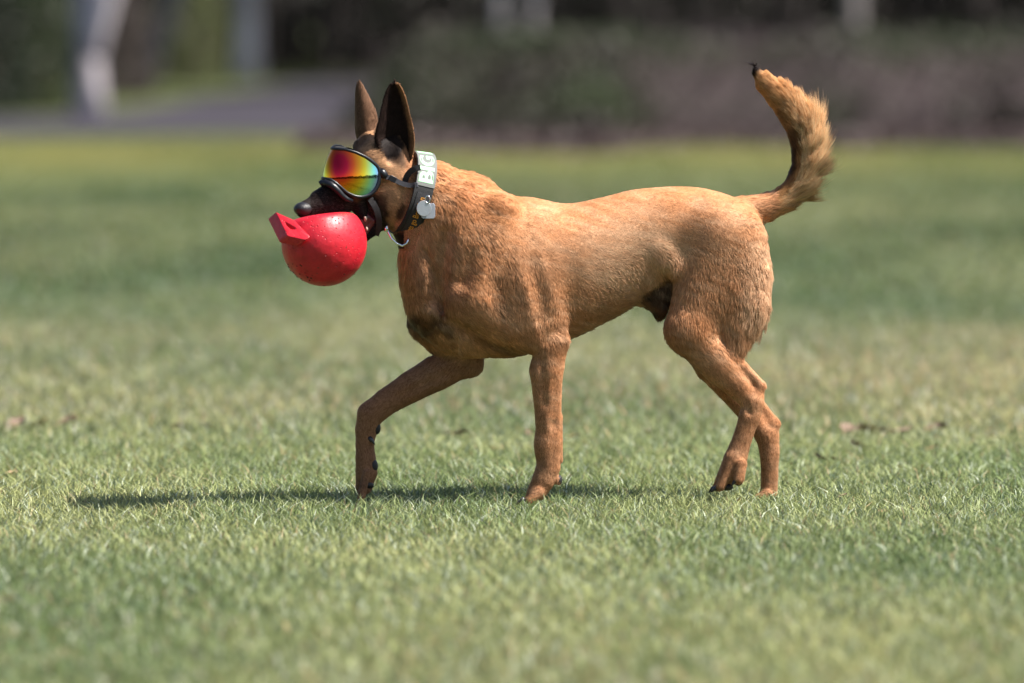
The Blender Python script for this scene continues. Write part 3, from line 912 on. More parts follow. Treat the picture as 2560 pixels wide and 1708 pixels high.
def fur(count, name='fur'):
    X = DX; Q = DQ
    T = np.concatenate([Q[:, :3], Q[:, [0, 2, 3]]])
    a, b_, c = X[T[:, 0]], X[T[:, 1]], X[T[:, 2]]
    area = np.linalg.norm(np.cross(b_ - a, c - a), axis=1)
    # finer cover on head, ears, lower legs
    um = DV[T[:, 0]]
    dens = np.where((um[:, 0] < 1010) & (um[:, 1] < 640), 1.9, 1.0)
    dens = np.where(((um[:, 0] > 1935) & (um[:, 1] < 540)) | ((um[:, 0] > 1860) & (um[:, 1] < 330)), 4.5, dens)
    dens = np.where(um[:, 1] > 980, 1.5, dens)
    dens = np.where((um[:, 0] > 1300) & (um[:, 0] < 1900) & (um[:, 1] < 620), 1.5, dens)
    dens = np.where(NU[T[:, 0], 2] < -.35, dens * .45, dens)
    p = area * dens; p /= p.sum()
    ti = rng.choice(len(T), count, p=p)
    r1 = np.sqrt(rng.random(count)); r2 = rng.random(count)
    wa, wb, wc_ = (1 - r1)[:, None], (r1 * (1 - r2))[:, None], (r1 * r2)[:, None]
    tri = T[ti]
    uvw = DV[tri[:, 0]] * wa + DV[tri[:, 1]] * wb + DV[tri[:, 2]] * wc_
    nrm = NU[tri[:, 0]] * wa + NU[tri[:, 1]] * wb + NU[tri[:, 2]] * wc_
    nrm /= np.linalg.norm(nrm, axis=1)[:, None] + 1e-9
    col = pig[tri[:, 0]] * wa + pig[tri[:, 1]] * wb + pig[tri[:, 2]] * wc_
    eared = is_ear[tri[:, 0]]; earin = ear_in[tri[:, 0]]
    # flow
    num = np.zeros((count, 4)); den = np.zeros((count, 1))
    for g in Ga:
        d2 = (uvw[:, 0] - g[0]) ** 2 + (uvw[:, 1] - g[1]) ** 2 + 900
        wgt = (1 / d2 ** 2)[:, None]
        l = math.hypot(g[2], g[3])
        num += wgt * np.array([[g[2] / l, g[3] / l, g[4], g[5]]]); den += wgt
    num /= den
    fl = np.stack([num[:, 0], num[:, 1], np.zeros(count)], 1)
    sw = fbm(uvw[:, 0] / 34, uvw[:, 1] / 34, 91, 2) - .5
    sw2 = fbm(uvw[:, 0] / 9, uvw[:, 1] / 9, 95, 2) - .5
    ang = sw * 0.8 + sw2 * 0.5 + rng.normal(0, .12, count)
    ca, sa = np.cos(ang), np.sin(ang)
    fl = np.stack([fl[:, 0] * ca - fl[:, 1] * sa, fl[:, 0] * sa + fl[:, 1] * ca, fl[:, 2]], 1)
    fl += rng.normal(0, .10, (count, 3))
    tn = fl - nrm * np.sum(fl * nrm, 1)[:, None]
    tn /= np.linalg.norm(tn, axis=1)[:, None] + 1e-9
    length = num[:, 2] * rng.uniform(.65, 1.2, count)
    lift = np.maximum(num[:, 3], .09) * rng.uniform(.7, 1.3, count)
    # long feathering on the outside of the tail curve
    TP = np.array([(1880, 535), (1905, 522), (1945, 506), (1982, 468), (2004, 422), (2007, 375), (1997, 330), (1976, 284), (1948, 244), (1914, 210), (1894, 184), (1887, 166), (1890, 140)], float)
    seg = TP[1:] - TP[:-1]; sd = np.stack([seg[:, 0], seg[:, 1]], 1) / np.linalg.norm(seg, axis=1)[:, None]
    vt = np.concatenate([sd[:1], (sd[1:] + sd[:-1]) / 2, sd[-1:]])
    tl = ((uvw[:, 0] > 1935) & (uvw[:, 1] < 545)) | ((uvw[:, 0] > 1860) & (uvw[:, 1] < 330))
    idx_t = np.where(tl)[0]
    dd_ = (uvw[idx_t][:, None, 0] - TP[None, :, 0]) ** 2 + (uvw[idx_t][:, None, 1] - TP[None, :, 1]) ** 2
    wt_ = 1 / (dd_ + 120) ** 2; wt_ /= wt_.sum(1)[:, None]
    tv = wt_ @ vt
    tv3 = np.concatenate([tv, np.zeros((len(tv), 1))], 1) + rng.normal(0, .09, (len(tv), 3))
    tv3 -= nrm[idx_t] * np.sum(tv3 * nrm[idx_t], 1)[:, None]
    tn[idx_t] = tv3 / (np.linalg.norm(tv3, axis=1)[:, None] + 1e-9)
    out = np.clip(nrm[:, 0] * .85 + np.where(uvw[:, 1] > 420, nrm[:, 1] * .6, -nrm[:, 1] * .35), -1, 1)
    length = np.where(tl, length * (0.85 + 1.0 * np.clip(out, -.4, 1)) * rng.uniform(.7, 1.15, count), length)
    ramp_t = np.where(uvw[:, 1] < 330, 1.0, np.clip((uvw[:, 0] - 1925) / 60, 0, 1))
    length = np.where(tl, length * (.4 + .6 * ramp_t), length)
    length = np.where(tl & (uvw[:, 1] < 290) & (uvw[:, 0] > 1893), np.minimum(length, np.interp(uvw[:, 1], [175, 200, 290], [12, 20, 60])), length)
    lift = np.where(tl, lift * (0.55 + 0.40 * np.clip(out, -.5, 1)), lift)
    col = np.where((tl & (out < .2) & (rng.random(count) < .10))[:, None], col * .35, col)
    pal = tl & (out > .05) & (rng.random(count) < np.clip((uvw[:, 1] - 240) / 160, 0, .85) * ramp_t ** 2)  # outer tail fringe: pale hair, with backlight painted into its colour
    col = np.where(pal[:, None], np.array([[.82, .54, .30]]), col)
    # short under collar and goggles
    axd = (uvw[:, 0] - 1029) * .927 + (uvw[:, 1] - 487) * .25 - .279 * (uvw[:, 2] - 45)
    under = (np.abs(axd) < 22) & (uvw[:, 1] > 370) & (uvw[:, 1] < 625)
    length = np.where(uvw[:, 1] > 890, np.minimum(length, np.clip(14 - (uvw[:, 1] - 890) * .08, 6, 14)), length)
    length = np.where((uvw[:, 1] > 880) & (uvw[:, 0] < 1450), np.minimum(length, 9), length)
    length = np.where(uvw[:, 1] > 985, np.minimum(length, 6.5), length)
    length = np.where(under, 3.0, length)
    near_band = (axd < -20) & (axd > -70) & (uvw[:, 1] > 400) & (uvw[:, 1] < 625)
    length = np.where(near_band, np.minimum(length, 7), length)
    gog = (uvw[:, 0] < np.interp(uvw[:, 1], [366, 376, 392, 410, 430, 455, 480, 500, 512], [845, 895, 920, 940, 956, 956, 944, 925, 850])) & (uvw[:, 0] > 795) & (uvw[:, 1] > 366) & (uvw[:, 1] < 508)
    length = np.where(gog, 2.5, length)
    length = np.where(eared & earin, 5.0, np.where(eared, 8.0, length))
    lift = np.where(eared, .35, lift)
    nose = (uvw[:, 0] < 775) & (uvw[:, 1] < 560)
    col *= rng.uniform(.84, 1.16, (count, 1)) * (1 + .18 * sw2[:, None])
    mz = (uvw[:, 0] < 960) & (uvw[:, 1] > 440) & (col.max(1) < .04) & (rng.random(count) < .3)
    col[mz] *= rng.uniform(2, 5, (mz.sum(), 1))
    rr_ = rng.random(count)
    col[rr_ < .08] *= .65
    col[rr_ > .88] = np.minimum(col[rr_ > .88] * 1.25, .9)
    # clumps: neighbouring strands share a lean and close towards each other at the tip
    wob = 9 * np.stack([fbm(uvw[:, 0] / 14, uvw[:, 1] / 14, 101, 2), fbm(uvw[:, 0] / 14, uvw[:, 1] / 14, 105, 2)], 1)
    csz = np.clip(length * .36, 4.0, 9.0)
    csz = np.where(tl, 5.0, csz)
    csz = np.where(csz < 5, 4.0, np.where(csz < 7.5, 5.5, 8.0))
    cell = np.floor(np.stack([uvw[:, 0] + wob[:, 0] * 2, uvw[:, 1] + wob[:, 1] * 2], 1) / csz[:, None]).astype(np.int64)
    cid = cell[:, 0] * 2000003 + cell[:, 1] * 31 + (csz * 2).astype(int) * 7919 + (nrm[:, 2] > 0) + np.floor(uvw[:, 2] / 14).astype(np.int64) * 900001
    _, cid = np.unique(cid, return_inverse=True)
    nc = cid.max() + 1
    cnt = np.bincount(cid, minlength=nc)[:, None]
    mid = np.stack([np.bincount(cid, uvw[:, i], nc) for i in range(3)], 1) / cnt
    pull = (mid[cid] - uvw); pull -= nrm * np.sum(pull * nrm, 1)[:, None]
    crng = rng.standard_normal(nc)
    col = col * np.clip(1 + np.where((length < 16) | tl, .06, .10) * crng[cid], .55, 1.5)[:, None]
    lift = lift * np.clip(1 + np.where(length < 13, .12, .30) * rng.standard_normal(nc)[cid], .3, 2)
    length = length * np.clip(1 + .15 * rng.standard_normal(nc)[cid], .6, 1.5)
    tn = tn + np.cross(nrm, tn) * (np.where(length < 13, .08, .16) * rng.standard_normal(nc)[cid])[:, None]
    keep = ~nose
    pull = pull[keep]; pw = np.where(tl, .15, .7)[keep]; thin = np.where(tl, .62, 1.0)[keep]
    uvw, nrm, tn, length, lift, col = uvw[keep], nrm[keep], tn[keep], length[keep], lift[keep], col[keep]
    n = len(uvw); K = 4
    pts = np.zeros((n, K, 3))
    gravity = np.array([0, .12, 0])
    for k in range(K):
        s = k / (K - 1)
        along = tn * (s * length)[:, None]
        up = nrm * (length * lift * (s - .42 * s * s) * 1.3)[:, None] + nrm * (-.8 if k == 0 else .5)
        pts[:, k] = uvw + along + up + gravity * (length * s * s)[:, None] + pull * (pw * s * s)[:, None]
    W3 = P(pts[..., 0].ravel(), pts[..., 1].ravel(), pts[..., 2].ravel())
    hc = bpy.data.hair_curves.new(name)
    hc.add_curves([K] * n)
    hc.position_data.foreach_set('vector', W3.astype(np.float32).ravel())
    rad = hc.attributes.get('radius') or hc.attributes.new('radius', 'FLOAT', 'POINT')
    base = np.clip(length / 12, .55, 1.25) * 0.00038 * thin
    rr = base[:, None] * np.array([1.0, .9, .62, .12])[None, :]
    rad.data.foreach_set('value', rr.astype(np.float32).ravel())
    ca_ = hc.attributes.new('col', 'FLOAT_COLOR', 'CURVE')
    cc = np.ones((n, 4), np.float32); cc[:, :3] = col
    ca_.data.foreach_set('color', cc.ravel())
    na = hc.attributes.new('skin_normal', 'FLOAT_VECTOR', 'CURVE')
    wn_ = np.stack([nrm[:, 0], -nrm[:, 2], -nrm[:, 1]], 1)
    na.data.foreach_set('vector', wn_.astype(np.float32).ravel())
    m, nt, b = new_mat('dog_fur')
    a1 = nt.nodes.new('ShaderNodeAttribute'); a1.attribute_name = 'col'
    a2 = nt.nodes.new('ShaderNodeAttribute'); a2.attribute_name = 'skin_normal'
    gg = nt.nodes.new('ShaderNodeNewGeometry')
    mv = nt.nodes.new('ShaderNodeMix'); mv.data_type = 'VECTOR'; mv.inputs['Factor'].default_value = 0.14
    nt.links.new(a2.outputs['Vector'], mv.inputs['A']); nt.links.new(gg.outputs['Normal'], mv.inputs['B'])
    nm = nt.nodes.new('ShaderNodeVectorMath'); nm.operation = 'NORMALIZE'
    nt.links.new(mv.outputs['Result'], nm.inputs[0])
    nt.links.new(a1.outputs['Color'], b.inputs['Specular Tint']); nt.links.new(a1.outputs['Color'], b.inputs['Base Color']); nt.links.new(nm.outputs[0], b.inputs['Normal'])
    b.inputs['Roughness'].default_value = 0.5
    b.inputs['Specular IOR Level'].default_value = 0.45
    b.inputs['Sheen Weight'].default_value = 0.02
    b.inputs['Sheen Roughness'].default_value = 0.4
    b.inputs['Sheen Tint'].default_value = (1, .9, .8, 1)
    trn = nt.nodes.new('ShaderNodeBsdfTranslucent'); nt.links.new(a1.outputs['Color'], trn.inputs['Color'])
    nt.links.new(nm.outputs[0], trn.inputs['Normal'])
    mxs = nt.nodes.new('ShaderNodeMixShader'); mxs.inputs[0].default_value = 0.18
    nt.links.new(b.outputs[0], mxs.inputs[1]); nt.links.new(trn.outputs[0], mxs.inputs[2])
    nt.links.new(mxs.outputs[0], nt.nodes['Material Output'].inputs['Surface'])
    hc.materials.append(m)
    o = link(name, hc, None, dog_body, smooth=False)
    return o
fur(760000)

# ================================================================== things on and with the dog
def px_mesh(name, V, F, recalc=True):
    V = np.array(V, float)
    me = from_vf(name, P(V[:, 0], V[:, 1], V[:, 2]), F)
    if recalc:
        bm = bmesh.new(); bm.from_mesh(me)
        bmesh.ops.remove_doubles(bm, verts=bm.verts, dist=1e-6)
        bmesh.ops.recalc_face_normals(bm, faces=bm.faces)
        bm.to_mesh(me); bm.free()
    return me

def px_obj(name, V, F, mat, parent=None, smooth=True, bevel=0.0):
    o = link(name, px_mesh(name, V, F), mat, parent, smooth)
    if bevel:
        md = o.modifiers.new('bevel', 'BEVEL'); md.width = bevel; md.segments = 3; md.limit_method = 'ANGLE'; md.angle_limit = math.radians(40)
    return o

def small_field(name, lo, hi, h, build, mat, parent):
    f = Field(lo, hi, h); build(f)
    me = field_mesh(name, f)[0]
    return link(name, me, mat, parent)

def ribbon(path, width, thick, out=(0, 0, 1)):
    """flat strap along path (u,v,w), smooth-sampled"""
    path = np.array(path, float)
    t = np.linspace(0, 1, len(path)); tt = np.linspace(0, 1, 6 * len(path))
    Q = np.stack([np.interp(tt, t, path[:, i]) for i in range(3)], 1)
    for _ in range(6):
        Q[1:-1] = (Q[:-2] + 2 * Q[1:-1] + Q[2:]) / 4
    V, F = [], []
    n = len(Q)
    for i in range(n):
        d = Q[min(i + 1, n - 1)] - Q[max(i - 1, 0)]; d /= np.linalg.norm(d)
        sd = np.cross(d, out); sd /= np.linalg.norm(sd)
        o = np.cross(sd, d)
        for a, b in ((-1, -1), (1, -1), (1, 1), (-1, 1)):
            V.append(Q[i] + sd * a * width / 2 + o * b * thick / 2)
    for i in range(n - 1):
        for k in range(4):
            F.append((i * 4 + k, i * 4 + (k + 1) % 4, i * 4 + 4 + (k + 1) % 4, i * 4 + 4 + k))
    F.append((3, 2, 1, 0)); F.append(tuple((n - 1) * 4 + k for k in range(4)))
    return V, F

black_nylon = simple('black_nylon', (0.012, 0.012, 0.014), 0.75, bump=0.5, bscale=900)
black_plastic = simple('black_plastic', (0.007, 0.008, 0.012), 0.36, spec=0.4)
grey_nylon = simple('grey_nylon', (0.045, 0.045, 0.055), 0.7, bump=0.4, bscale=900)
steel = simple('bright_steel', (0.78, 0.78, 0.80), 0.18, metal=1.0)
dull_tag = simple('brushed_tag_metal', (0.62, 0.63, 0.68), 0.42, metal=0.85, bump=0.25, bscale=700)

# ---- parts of the dog: nose, pads, claws, gum, teeth
nose_mat = simple('nose_leather', (0.010, 0.009, 0.012), 0.45, bump=0.35, bscale=700)
def _nose(f):
    f.ell((759, 523, 136), (25, 18, 24), 4)
    f.cone((744, 530, 158), (754, 534, 164), 5, 3.5, 4, sub=True)
small_field('nose', (725, 498, 108), (782, 548, 168), 1.6, _nose, nose_mat, dog)
pad_mat = simple('paw_pad', (0.014, 0.012, 0.014), 0.5, bump=0.6, bscale=900)
for c, r in (((941, 1070, -43), (11, 17, 14)), ((934, 1165, -42), (11, 17, 17)), ((920, 1213, -42), (15, 11, 19)),
             ((1398, 1200, 88), (8, 13, 12)), ((1846, 1206, 76), (11, 9, 12)), ((1818, 1218, 64), (15, 9, 16))):
    lo = np.array(c) - np.array(r) - 6; hi = np.array(c) + np.array(r) + 6
    small_field('paw_pad', lo, hi, 2.2, lambda f: f.ell(c, r, 2), pad_mat, dog)
claw_mat = simple('claw_horn', (0.03, 0.027, 0.03), 0.3)
for a, b in (((928, 1100, -26), (935, 1109, -22)), ((1788, 1222, 76), (1780, 1229, 78)), ((1782, 1222, 52), (1774, 1229, 52)), ((1805, 1214, 36), (1798, 1222, 35)),
             ((1838, 1204, 92), (1830, 1213, 94)), ((1304, 1252, 122), (1294, 1260, 123)), ((1302, 1254, 101), (1290, 1262, 102)), ((1302, 1254, 79), (1290, 1262, 78)),
             ((900, 1250, -28), (894, 1258, -27)), ((900, 1250, -45), (892, 1258, -45))):
    a = np.array(a, float); b = np.array(b, float); m_ = (a + b) / 2
    b = b + (b - a) * .35
    V, F = tube([(*(a - (b - a) * .5), 6.5), (*a, 6), (*(m_ + [0, -1, 0]), 4.2), (*b, 0.8)], 8)
    px_obj('claw', V, F, claw_mat, dog)
gum_mat = simple('mouth_flesh', (0.085, 0.016, 0.022), 0.3, bump=0.3, bscale=500)
def _gum(f):
    f.cone((900, 533, 92), (934, 552, 90), 9, 8, 6)
    f.cone((934, 552, 90), (908, 588, 90), 8, 8, 6)
    f.cone((915, 545, 84), (900, 570, 84), 18, 16, 6)
small_field('gum', (870, 505, 55), (955, 612, 118), 2.2, _gum, gum_mat, dog)
tooth_mat = simple('tooth_enamel', (0.40, 0.30, 0.24), 0.3)
for (u, v, w, r, dv) in ((914, 545, 105, 5, 9), (917, 574, 102, 3.5, -7)):
    V, F = tube([(u, v - dv * .4, w, r), (u, v + dv * .4, w, r * .85), (u - 1, v + dv, w, r * .25)], 8)
    px_obj('tooth', V, F, tooth_mat, dog)

# ---- red rubber ball with a loop handle
def rubber():
    m, nt, b = new_mat('red_rubber')
    tc = nt.nodes.new('ShaderNodeTexCoord')
    n1 = nt.nodes.new('ShaderNodeTexNoise'); n1.inputs['Scale'].default_value = 55; n1.inputs['Detail'].default_value = 6
    vo = nt.nodes.new('ShaderNodeTexVoronoi'); vo.inputs['Scale'].default_value = 130
    n3 = nt.nodes.new('ShaderNodeTexNoise'); n3.inputs['Scale'].default_value = 16
    for q in (n1, vo, n3):
        nt.links.new(tc.outputs['Object'], q.inputs['Vector'])
    rp = nt.nodes.new('ShaderNodeValToRGB'); rp.color_ramp.elements[0].position = 0.05; rp.color_ramp.elements[1].position = 0.22
    rp.color_ramp.elements[0].color = (0, 0, 0, 1); rp.color_ramp.elements[1].color = (1, 1, 1, 1)
    nt.links.new(vo.outputs['Distance'], rp.inputs[0])
    msk = nt.nodes.new('ShaderNodeMapRange'); msk.inputs['From Min'].default_value = .40; msk.inputs['From Max'].default_value = .47
    nt.links.new(n3.outputs['Fac'], msk.inputs['Value'])
    mm = nt.nodes.new('ShaderNodeMix'); mm.inputs['A'].default_value = 1.0
    nt.links.new(msk.outputs[0], mm.inputs['Factor']); nt.links.new(rp.outputs[0], mm.inputs['B'])
    ad = nt.nodes.new('ShaderNodeMath'); ad.operation = 'MULTIPLY_ADD'; ad.inputs[1].default_value = 0.5
    nt.links.new(n1.outputs['Fac'], ad.inputs[0]); nt.links.new(mm.outputs[0], ad.inputs[2])
    bp = nt.nodes.new('ShaderNodeBump'); bp.inputs['Strength'].default_value = 0.8; bp.inputs['Distance'].default_value = 0.003
    nt.links.new(ad.outputs[0], bp.inputs['Height']); nt.links.new(bp.outputs['Normal'], b.inputs['Normal'])
    cr = nt.nodes.new('ShaderNodeValToRGB')
    cr.color_ramp.elements[0].position = .3; cr.color_ramp.elements[0].color = (0.42, 0.006, 0.018, 1)
    cr.color_ramp.elements[1].position = .7; cr.color_ramp.elements[1].color = (0.58, 0.012, 0.028, 1)
    nt.links.new(n1.outputs['Fac'], cr.inputs[0])
    # dirt: specks in the pits and grime clinging underneath
    dt = nt.nodes.new('ShaderNodeMix'); dt.data_type = 'RGBA'; dt.inputs['B'].default_value = (0.05, 0.03, 0.02, 1)
    n4 = nt.nodes.new('ShaderNodeTexNoise'); n4.inputs['Scale'].default_value = 140; n4.inputs['Detail'].default_value = 3
    nt.links.new(tc.outputs['Object'], n4.inputs['Vector'])
    dm = nt.nodes.new('ShaderNodeMapRange'); dm.inputs['From Min'].default_value = .68; dm.inputs['From Max'].default_value = .74
    nt.links.new(n4.outputs['Fac'], dm.inputs['Value']); nt.links.new(dm.outputs[0], dt.inputs['Factor'])
    nt.links.new(cr.outputs[0], dt.inputs['A']); nt.links.new(dt.outputs['Result'], b.inputs['Base Color'])
    b.inputs['Roughness'].default_value = 0.43
    b.inputs['Subsurface Weight'].default_value = 0.05
    b.inputs['Subsurface Radius'].default_value = (0.01, 0.002, 0.002)
    b.inputs['Specular IOR Level'].default_value = 0.5
    return m
red = rubber()
ball = empty('ball', P(810, 609, 150))
tag(ball, 'red rubber ball with a loop handle held in the dog\'s jaws', 'ball')
fb = Field((690, 490, 30), (932, 730, 270), 2.6)
fb.ell((810.5, 609, 150), (107, 107, 107), 2)
Ub, Vb, Wb = fb.ax[0][:, None, None], fb.ax[1][None, :, None], fb.ax[2][None, None, :]
nn_ = np.array([-.138, -.975, -.10]); nn_ /= np.linalg.norm(nn_)
dpl = (Ub - 810) * nn_[0] + (Vb - 533) * nn_[1] + (Wb - 215) * nn_[2]
hk = np.maximum(16 - np.abs(fb.F - dpl), 0) / 16
fb.F = (np.maximum(fb.F, dpl) + hk * hk * 4).astype(np.float32)
link('ball_body', field_mesh('ball_body', fb)[0], red, ball)
def ring_interp(pts, n):
    pts = np.array(pts + [pts[0]], float)
    L = np.concatenate([[0], np.cumsum(np.linalg.norm(np.diff(pts, axis=0), axis=1))])
    s = np.linspace(0, L[-1], n + 1)[:-1]
    return np.stack([np.interp(s, L, pts[:, i]) for i in range(2)], 1)
outer = ring_interp([(690, 530), (735, 550), (776, 592), (764, 600), (719, 590)], 40)
inner = ring_interp([(712, 554), (724, 560), (739, 569), (739, 574), (727, 573), (717, 564)], 40)
V, F = [], []
for off in (np.zeros(3), np.array([-20, 17, -26.0])):
    for ring in (outer, inner):
        for u, v in ring:
            V.append(np.array([u, v, 222 + (u - 705) * .3 + (v - 560) * .9]) + off)
N_ = 40
for i in range(N_):
    j = (i + 1) % N_
    F.append((i, j, N_ + j, N_ + i)); F.append((2 * N_ + j, 2 * N_ + i, 3 * N_ + i, 3 * N_ + j))
    F.append((j, i, 2 * N_ + i, 2 * N_ + j)); F.append((N_ + i, N_ + j, 3 * N_ + j, 3 * N_ + i))
px_obj('handle', V, F, red, ball, bevel=0.0042)

# crumbs of soil clinging under the ball
V, F = [], []
for k in range(70):
    a_ = random.uniform(1.75, 3.0) if k < 55 else random.uniform(.8, 3.1)
    e_ = random.uniform(-.5, .75)
    c_ = np.array([810.5 + 107 * math.cos(a_) * math.cos(e_) * 1.0, 609 + 107 * math.sin(a_) * math.cos(e_), 150 + 107 * math.sin(e_)])
    if c_[1] < 660: continue
    r_ = random.uniform(1.2, 3.2)
    o_ = len(V)
    for dx_, dy_, dz_ in ((1, 0, 0), (-1, 0, 0), (0, 1, 0), (0, -1, 0), (0, 0, 1), (0, 0, -1)):
        V.append(c_ + r_ * np.array([dx_, dy_, dz_]) * random.uniform(.6, 1.3))
    F += [tuple(o_ + q for q in t) for t in ((0, 2, 4), (2, 1, 4), (1, 3, 4), (3, 0, 4), (2, 0, 5), (1, 2, 5), (3, 1, 5), (0, 3, 5))]
dc = px_obj('soil_crumbs', V, F, simple('soil', (0.035, 0.028, 0.018), .95), ball, smooth=False)
dc['kind'] = 'stuff'

# ---- goggles
gog = empty('goggles', P(880, 440, 100))
tag(gog, 'black dog goggles with a rainbow mirrored lens worn over the eyes', 'goggles')
Fd = np.array([-.883, .469]); Ld = np.array([.469, .883]); gC = np.array([935.0, 60.0]); ga, gb, gc, gvm = 141.0, 68.0, 0.105, 450.0
top_px = np.array([(800, 371), (832, 371.6), (864, 374), (889, 381), (915, 393), (929, 403), (947, 418.6), (953, 428), (975, 436)])
bot_px = np.array([(800, 446), (808, 446.5), (826, 449), (839, 457), (850, 466), (867, 482), (889, 492), (906, 493.5), (925, 488), (938, 477), (946, 461), (953, 442), (975, 438)])
def gsurf(phi, v, k=1.0):
    s = (1 - gc * ((v - gvm) / 60.0) ** 2) * k
    e = Fd * ga * math.cos(phi) + Ld * gb * math.sin(phi)
    return np.array([gC[0] + s * e[0], v, gC[1] + s * e[1]])
def gedge(tab, phi):
    v = 430.0
    for _ in range(12):
        v = 0.5 * v + 0.5 * float(np.interp(gsurf(phi, v)[0], tab[:, 0], tab[:, 1]))
    return v
PH0, PHM = -math.radians(14), math.radians(83)
def gv(tab, phi):
    if phi >= PH0:
        return gedge(tab, phi)
    return gedge(tab, PH0) + gedge(tab, -phi) - gedge(tab, -PH0) - 26 * (abs(math.sin(phi)) - math.sin(-PH0))
NP, NV = 90, 26
phis = np.linspace(-PHM, PHM, NP)
gt = np.array([gv(top_px, p) for p in phis]); gbm = np.array([gv(bot_px, p) for p in phis])
lV, lC = [], []
def lens_colour(u, v, phi):
    if phi < PH0:
        u2 = gsurf(-phi, v)[0]
    else:
        u2 = u
    du = (u2 - 846) * (2.0 if u2 < 846 else 1.0); dv = (v - 414) * 0.85
    d = math.hypot(du, dv)
    stops = [(0, (0.46, 0.0, 0.02)), (22, (0.68, 0.005, 0.03)), (38, (0.88, 0.10, 0.01)), (54, (0.86, 0.34, 0.01)), (68, (0.80, 0.62, 0.03)), (80, (0.50, 0.78, 0.25)), (90, (0.30, 0.82, 0.72)), (102, (0.30, 0.42, 0.95)), (118, (0.16, 0.14, 0.55)), (150, (0.08, 0.05, 0.3))]
    for (d0, c0), (d1, c1) in zip(stops[:-1], stops[1:]):
        if d <= d1:
            t = (d - d0) / (d1 - d0)
            return [a + (b - a) * t for a, b in zip(c0, c1)]
    return stops[-1][1]
for i, p in enumerate(phis):
    for j in range(NV):
        v = gt[i] + (gbm[i] - gt[i]) * j / (NV - 1)
        q = gsurf(p, v)
        lV.append(q); lC.append(lens_colour(q[0], v, p))
lF = [(i * NV + j, i * NV + j + 1, (i + 1) * NV + j + 1, (i + 1) * NV + j) for i in range(NP - 1) for j in range(NV - 1)]
lens_me = px_mesh('lens', lV, lF, recalc=False)
set_col(lens_me, np.array(lC))
m_lens, nt, b = new_mat('mirrored_lens_coating')
at = nt.nodes.new('ShaderNodeAttribute'); at.attribute_name = 'col'
nt.links.new(at.outputs['Color'], b.inputs['Base Color'])
b.inputs['Metallic'].default_value = 1.0; b.inputs['Roughness'].default_value = 0.035
b.inputs['Coat Weight'].default_value = 0.25; b.inputs['Coat Roughness'].default_value = 0.02
link('lens', lens_me, m_lens, gog)
# frame: rim following the lens, thicker over the nose
loop = [gsurf(p, v, 1.0) for p, v in zip(phis, gt)] + [gsurf(p, v, 1.0) for p, v in zip(phis[::-1], gbm[::-1])]
loop = np.array(loop)
def rim_tube(loop, rad, name, parent, mat, push=0.0):
    pts = [(*q, r) for q, r in zip(loop, rad)]
    n = len(pts); A = np.array(pts); V, F = [], []
    ctr = np.array([gC[0], 430, gC[1]])
    for i in range(n):
        d = A[(i + 1) % n, :3] - A[i - 1, :3]; d /= np.linalg.norm(d) + 1e-9
        o = A[i, :3] - ctr; o[1] *= .3; o -= d * (o @ d); o /= np.linalg.norm(o) + 1e-9
        s = np.cross(d, o)
        for k in range(10):
            t = 2 * math.pi * k / 10
            V.append(A[i, :3] + o * (push + A[i, 3] * .75 * math.cos(t)) + s * A[i, 3] * math.sin(t))
    for i in range(n):
        for k in range(10):
            a, b2 = i * 10, ((i + 1) % n) * 10
            F.append((a + k, a + (k + 1) % 10, b2 + (k + 1) % 10, b2 + k))
    return px_obj(name, V, F, mat, parent)
rad = np.full(len(loop), 3.8)
rad[NP:] = 4.4
for q in range(3):
    loop[1:-1] = (loop[:-2] + 2 * loop[1:-1] + loop[2:]) / 4
rim_tube(loop, rad, 'frame', gog, black_plastic, 1.0)
inner_loop = loop.copy()
inner_loop[:, [0, 2]] = gC + (loop[:, [0, 2]] - gC) * 0.80 + np.array([8, -6])
inner_loop[:, 1] = 440 + (loop[:, 1] - 440) * 0.95
V = list(loop) + list(inner_loop); n = len(loop)
F = [(i, (i + 1) % n, n + (i + 1) % n, n + i) for i in range(n)]
px_obj('face_seal', V, F, simple('black_foam', (0.012, 0.012, 0.013), 0.9), gog)
def onlens(u, v, out=4):       # near-side point of the shell at pixel (u, v)
    best = min(np.linspace(PH0, PHM, 200), key=lambda p: abs(gsurf(p, v)[0] - u))
    q = gsurf(best, v, 1 + out / 100)
    return (u, v, q[2])
nb = [onlens(*q) for q in ((800, 461), (806, 457), (816, 457), (828, 462), (838, 470), (848, 480), (857, 490), (868, 498), (882, 503))]
V, F = tube([(*q, r) for q, r in zip(nb, (8, 9, 9.5, 9.5, 9, 8, 7, 6, 4))], 10)
px_obj('nose_bridge', V, F, black_plastic, gog)
V, F = tube([(950, 425, 121, 8), (956, 432, 123, 11), (962, 439, 124, 10), (968, 443, 124, 6)], 10)
px_obj('strap_mount', V, F, black_plastic, gog)
V, F = ribbon([(962, 441, 126), (975, 445, 126), (990, 452, 126), (1007, 460, 127), (1025, 464, 130), (1044, 462, 136)], 12, 3)
px_obj('strap', V, F, grey_nylon, gog, smooth=False)
V, F = ribbon([(974, 444, 129), (990, 452, 129)], 15, 5)
px_obj('buckle', V, F, black_plastic, gog, smooth=False, bevel=0.001)
V, F = ribbon([(1037, 463, 138), (1045, 462, 140)], 12, 5)
px_obj('buckle', V, F, simple('grey_plastic', (0.10, 0.10, 0.12), 0.4), gog, smooth=False, bevel=0.001)
V, F = ribbon([(1012, 456, 116), (1016, 442, 122), (1026, 428, 128), (1040, 421, 133), (1051, 419, 134)], 15, 3)
px_obj('strap', V, F, black_nylon, gog, smooth=False)
V, F = ribbon([(925, 496, 112), (936, 513, 116), (944, 530, 112), (948, 552, 104), (947, 572, 92), (940, 588, 78)], 15, 3)
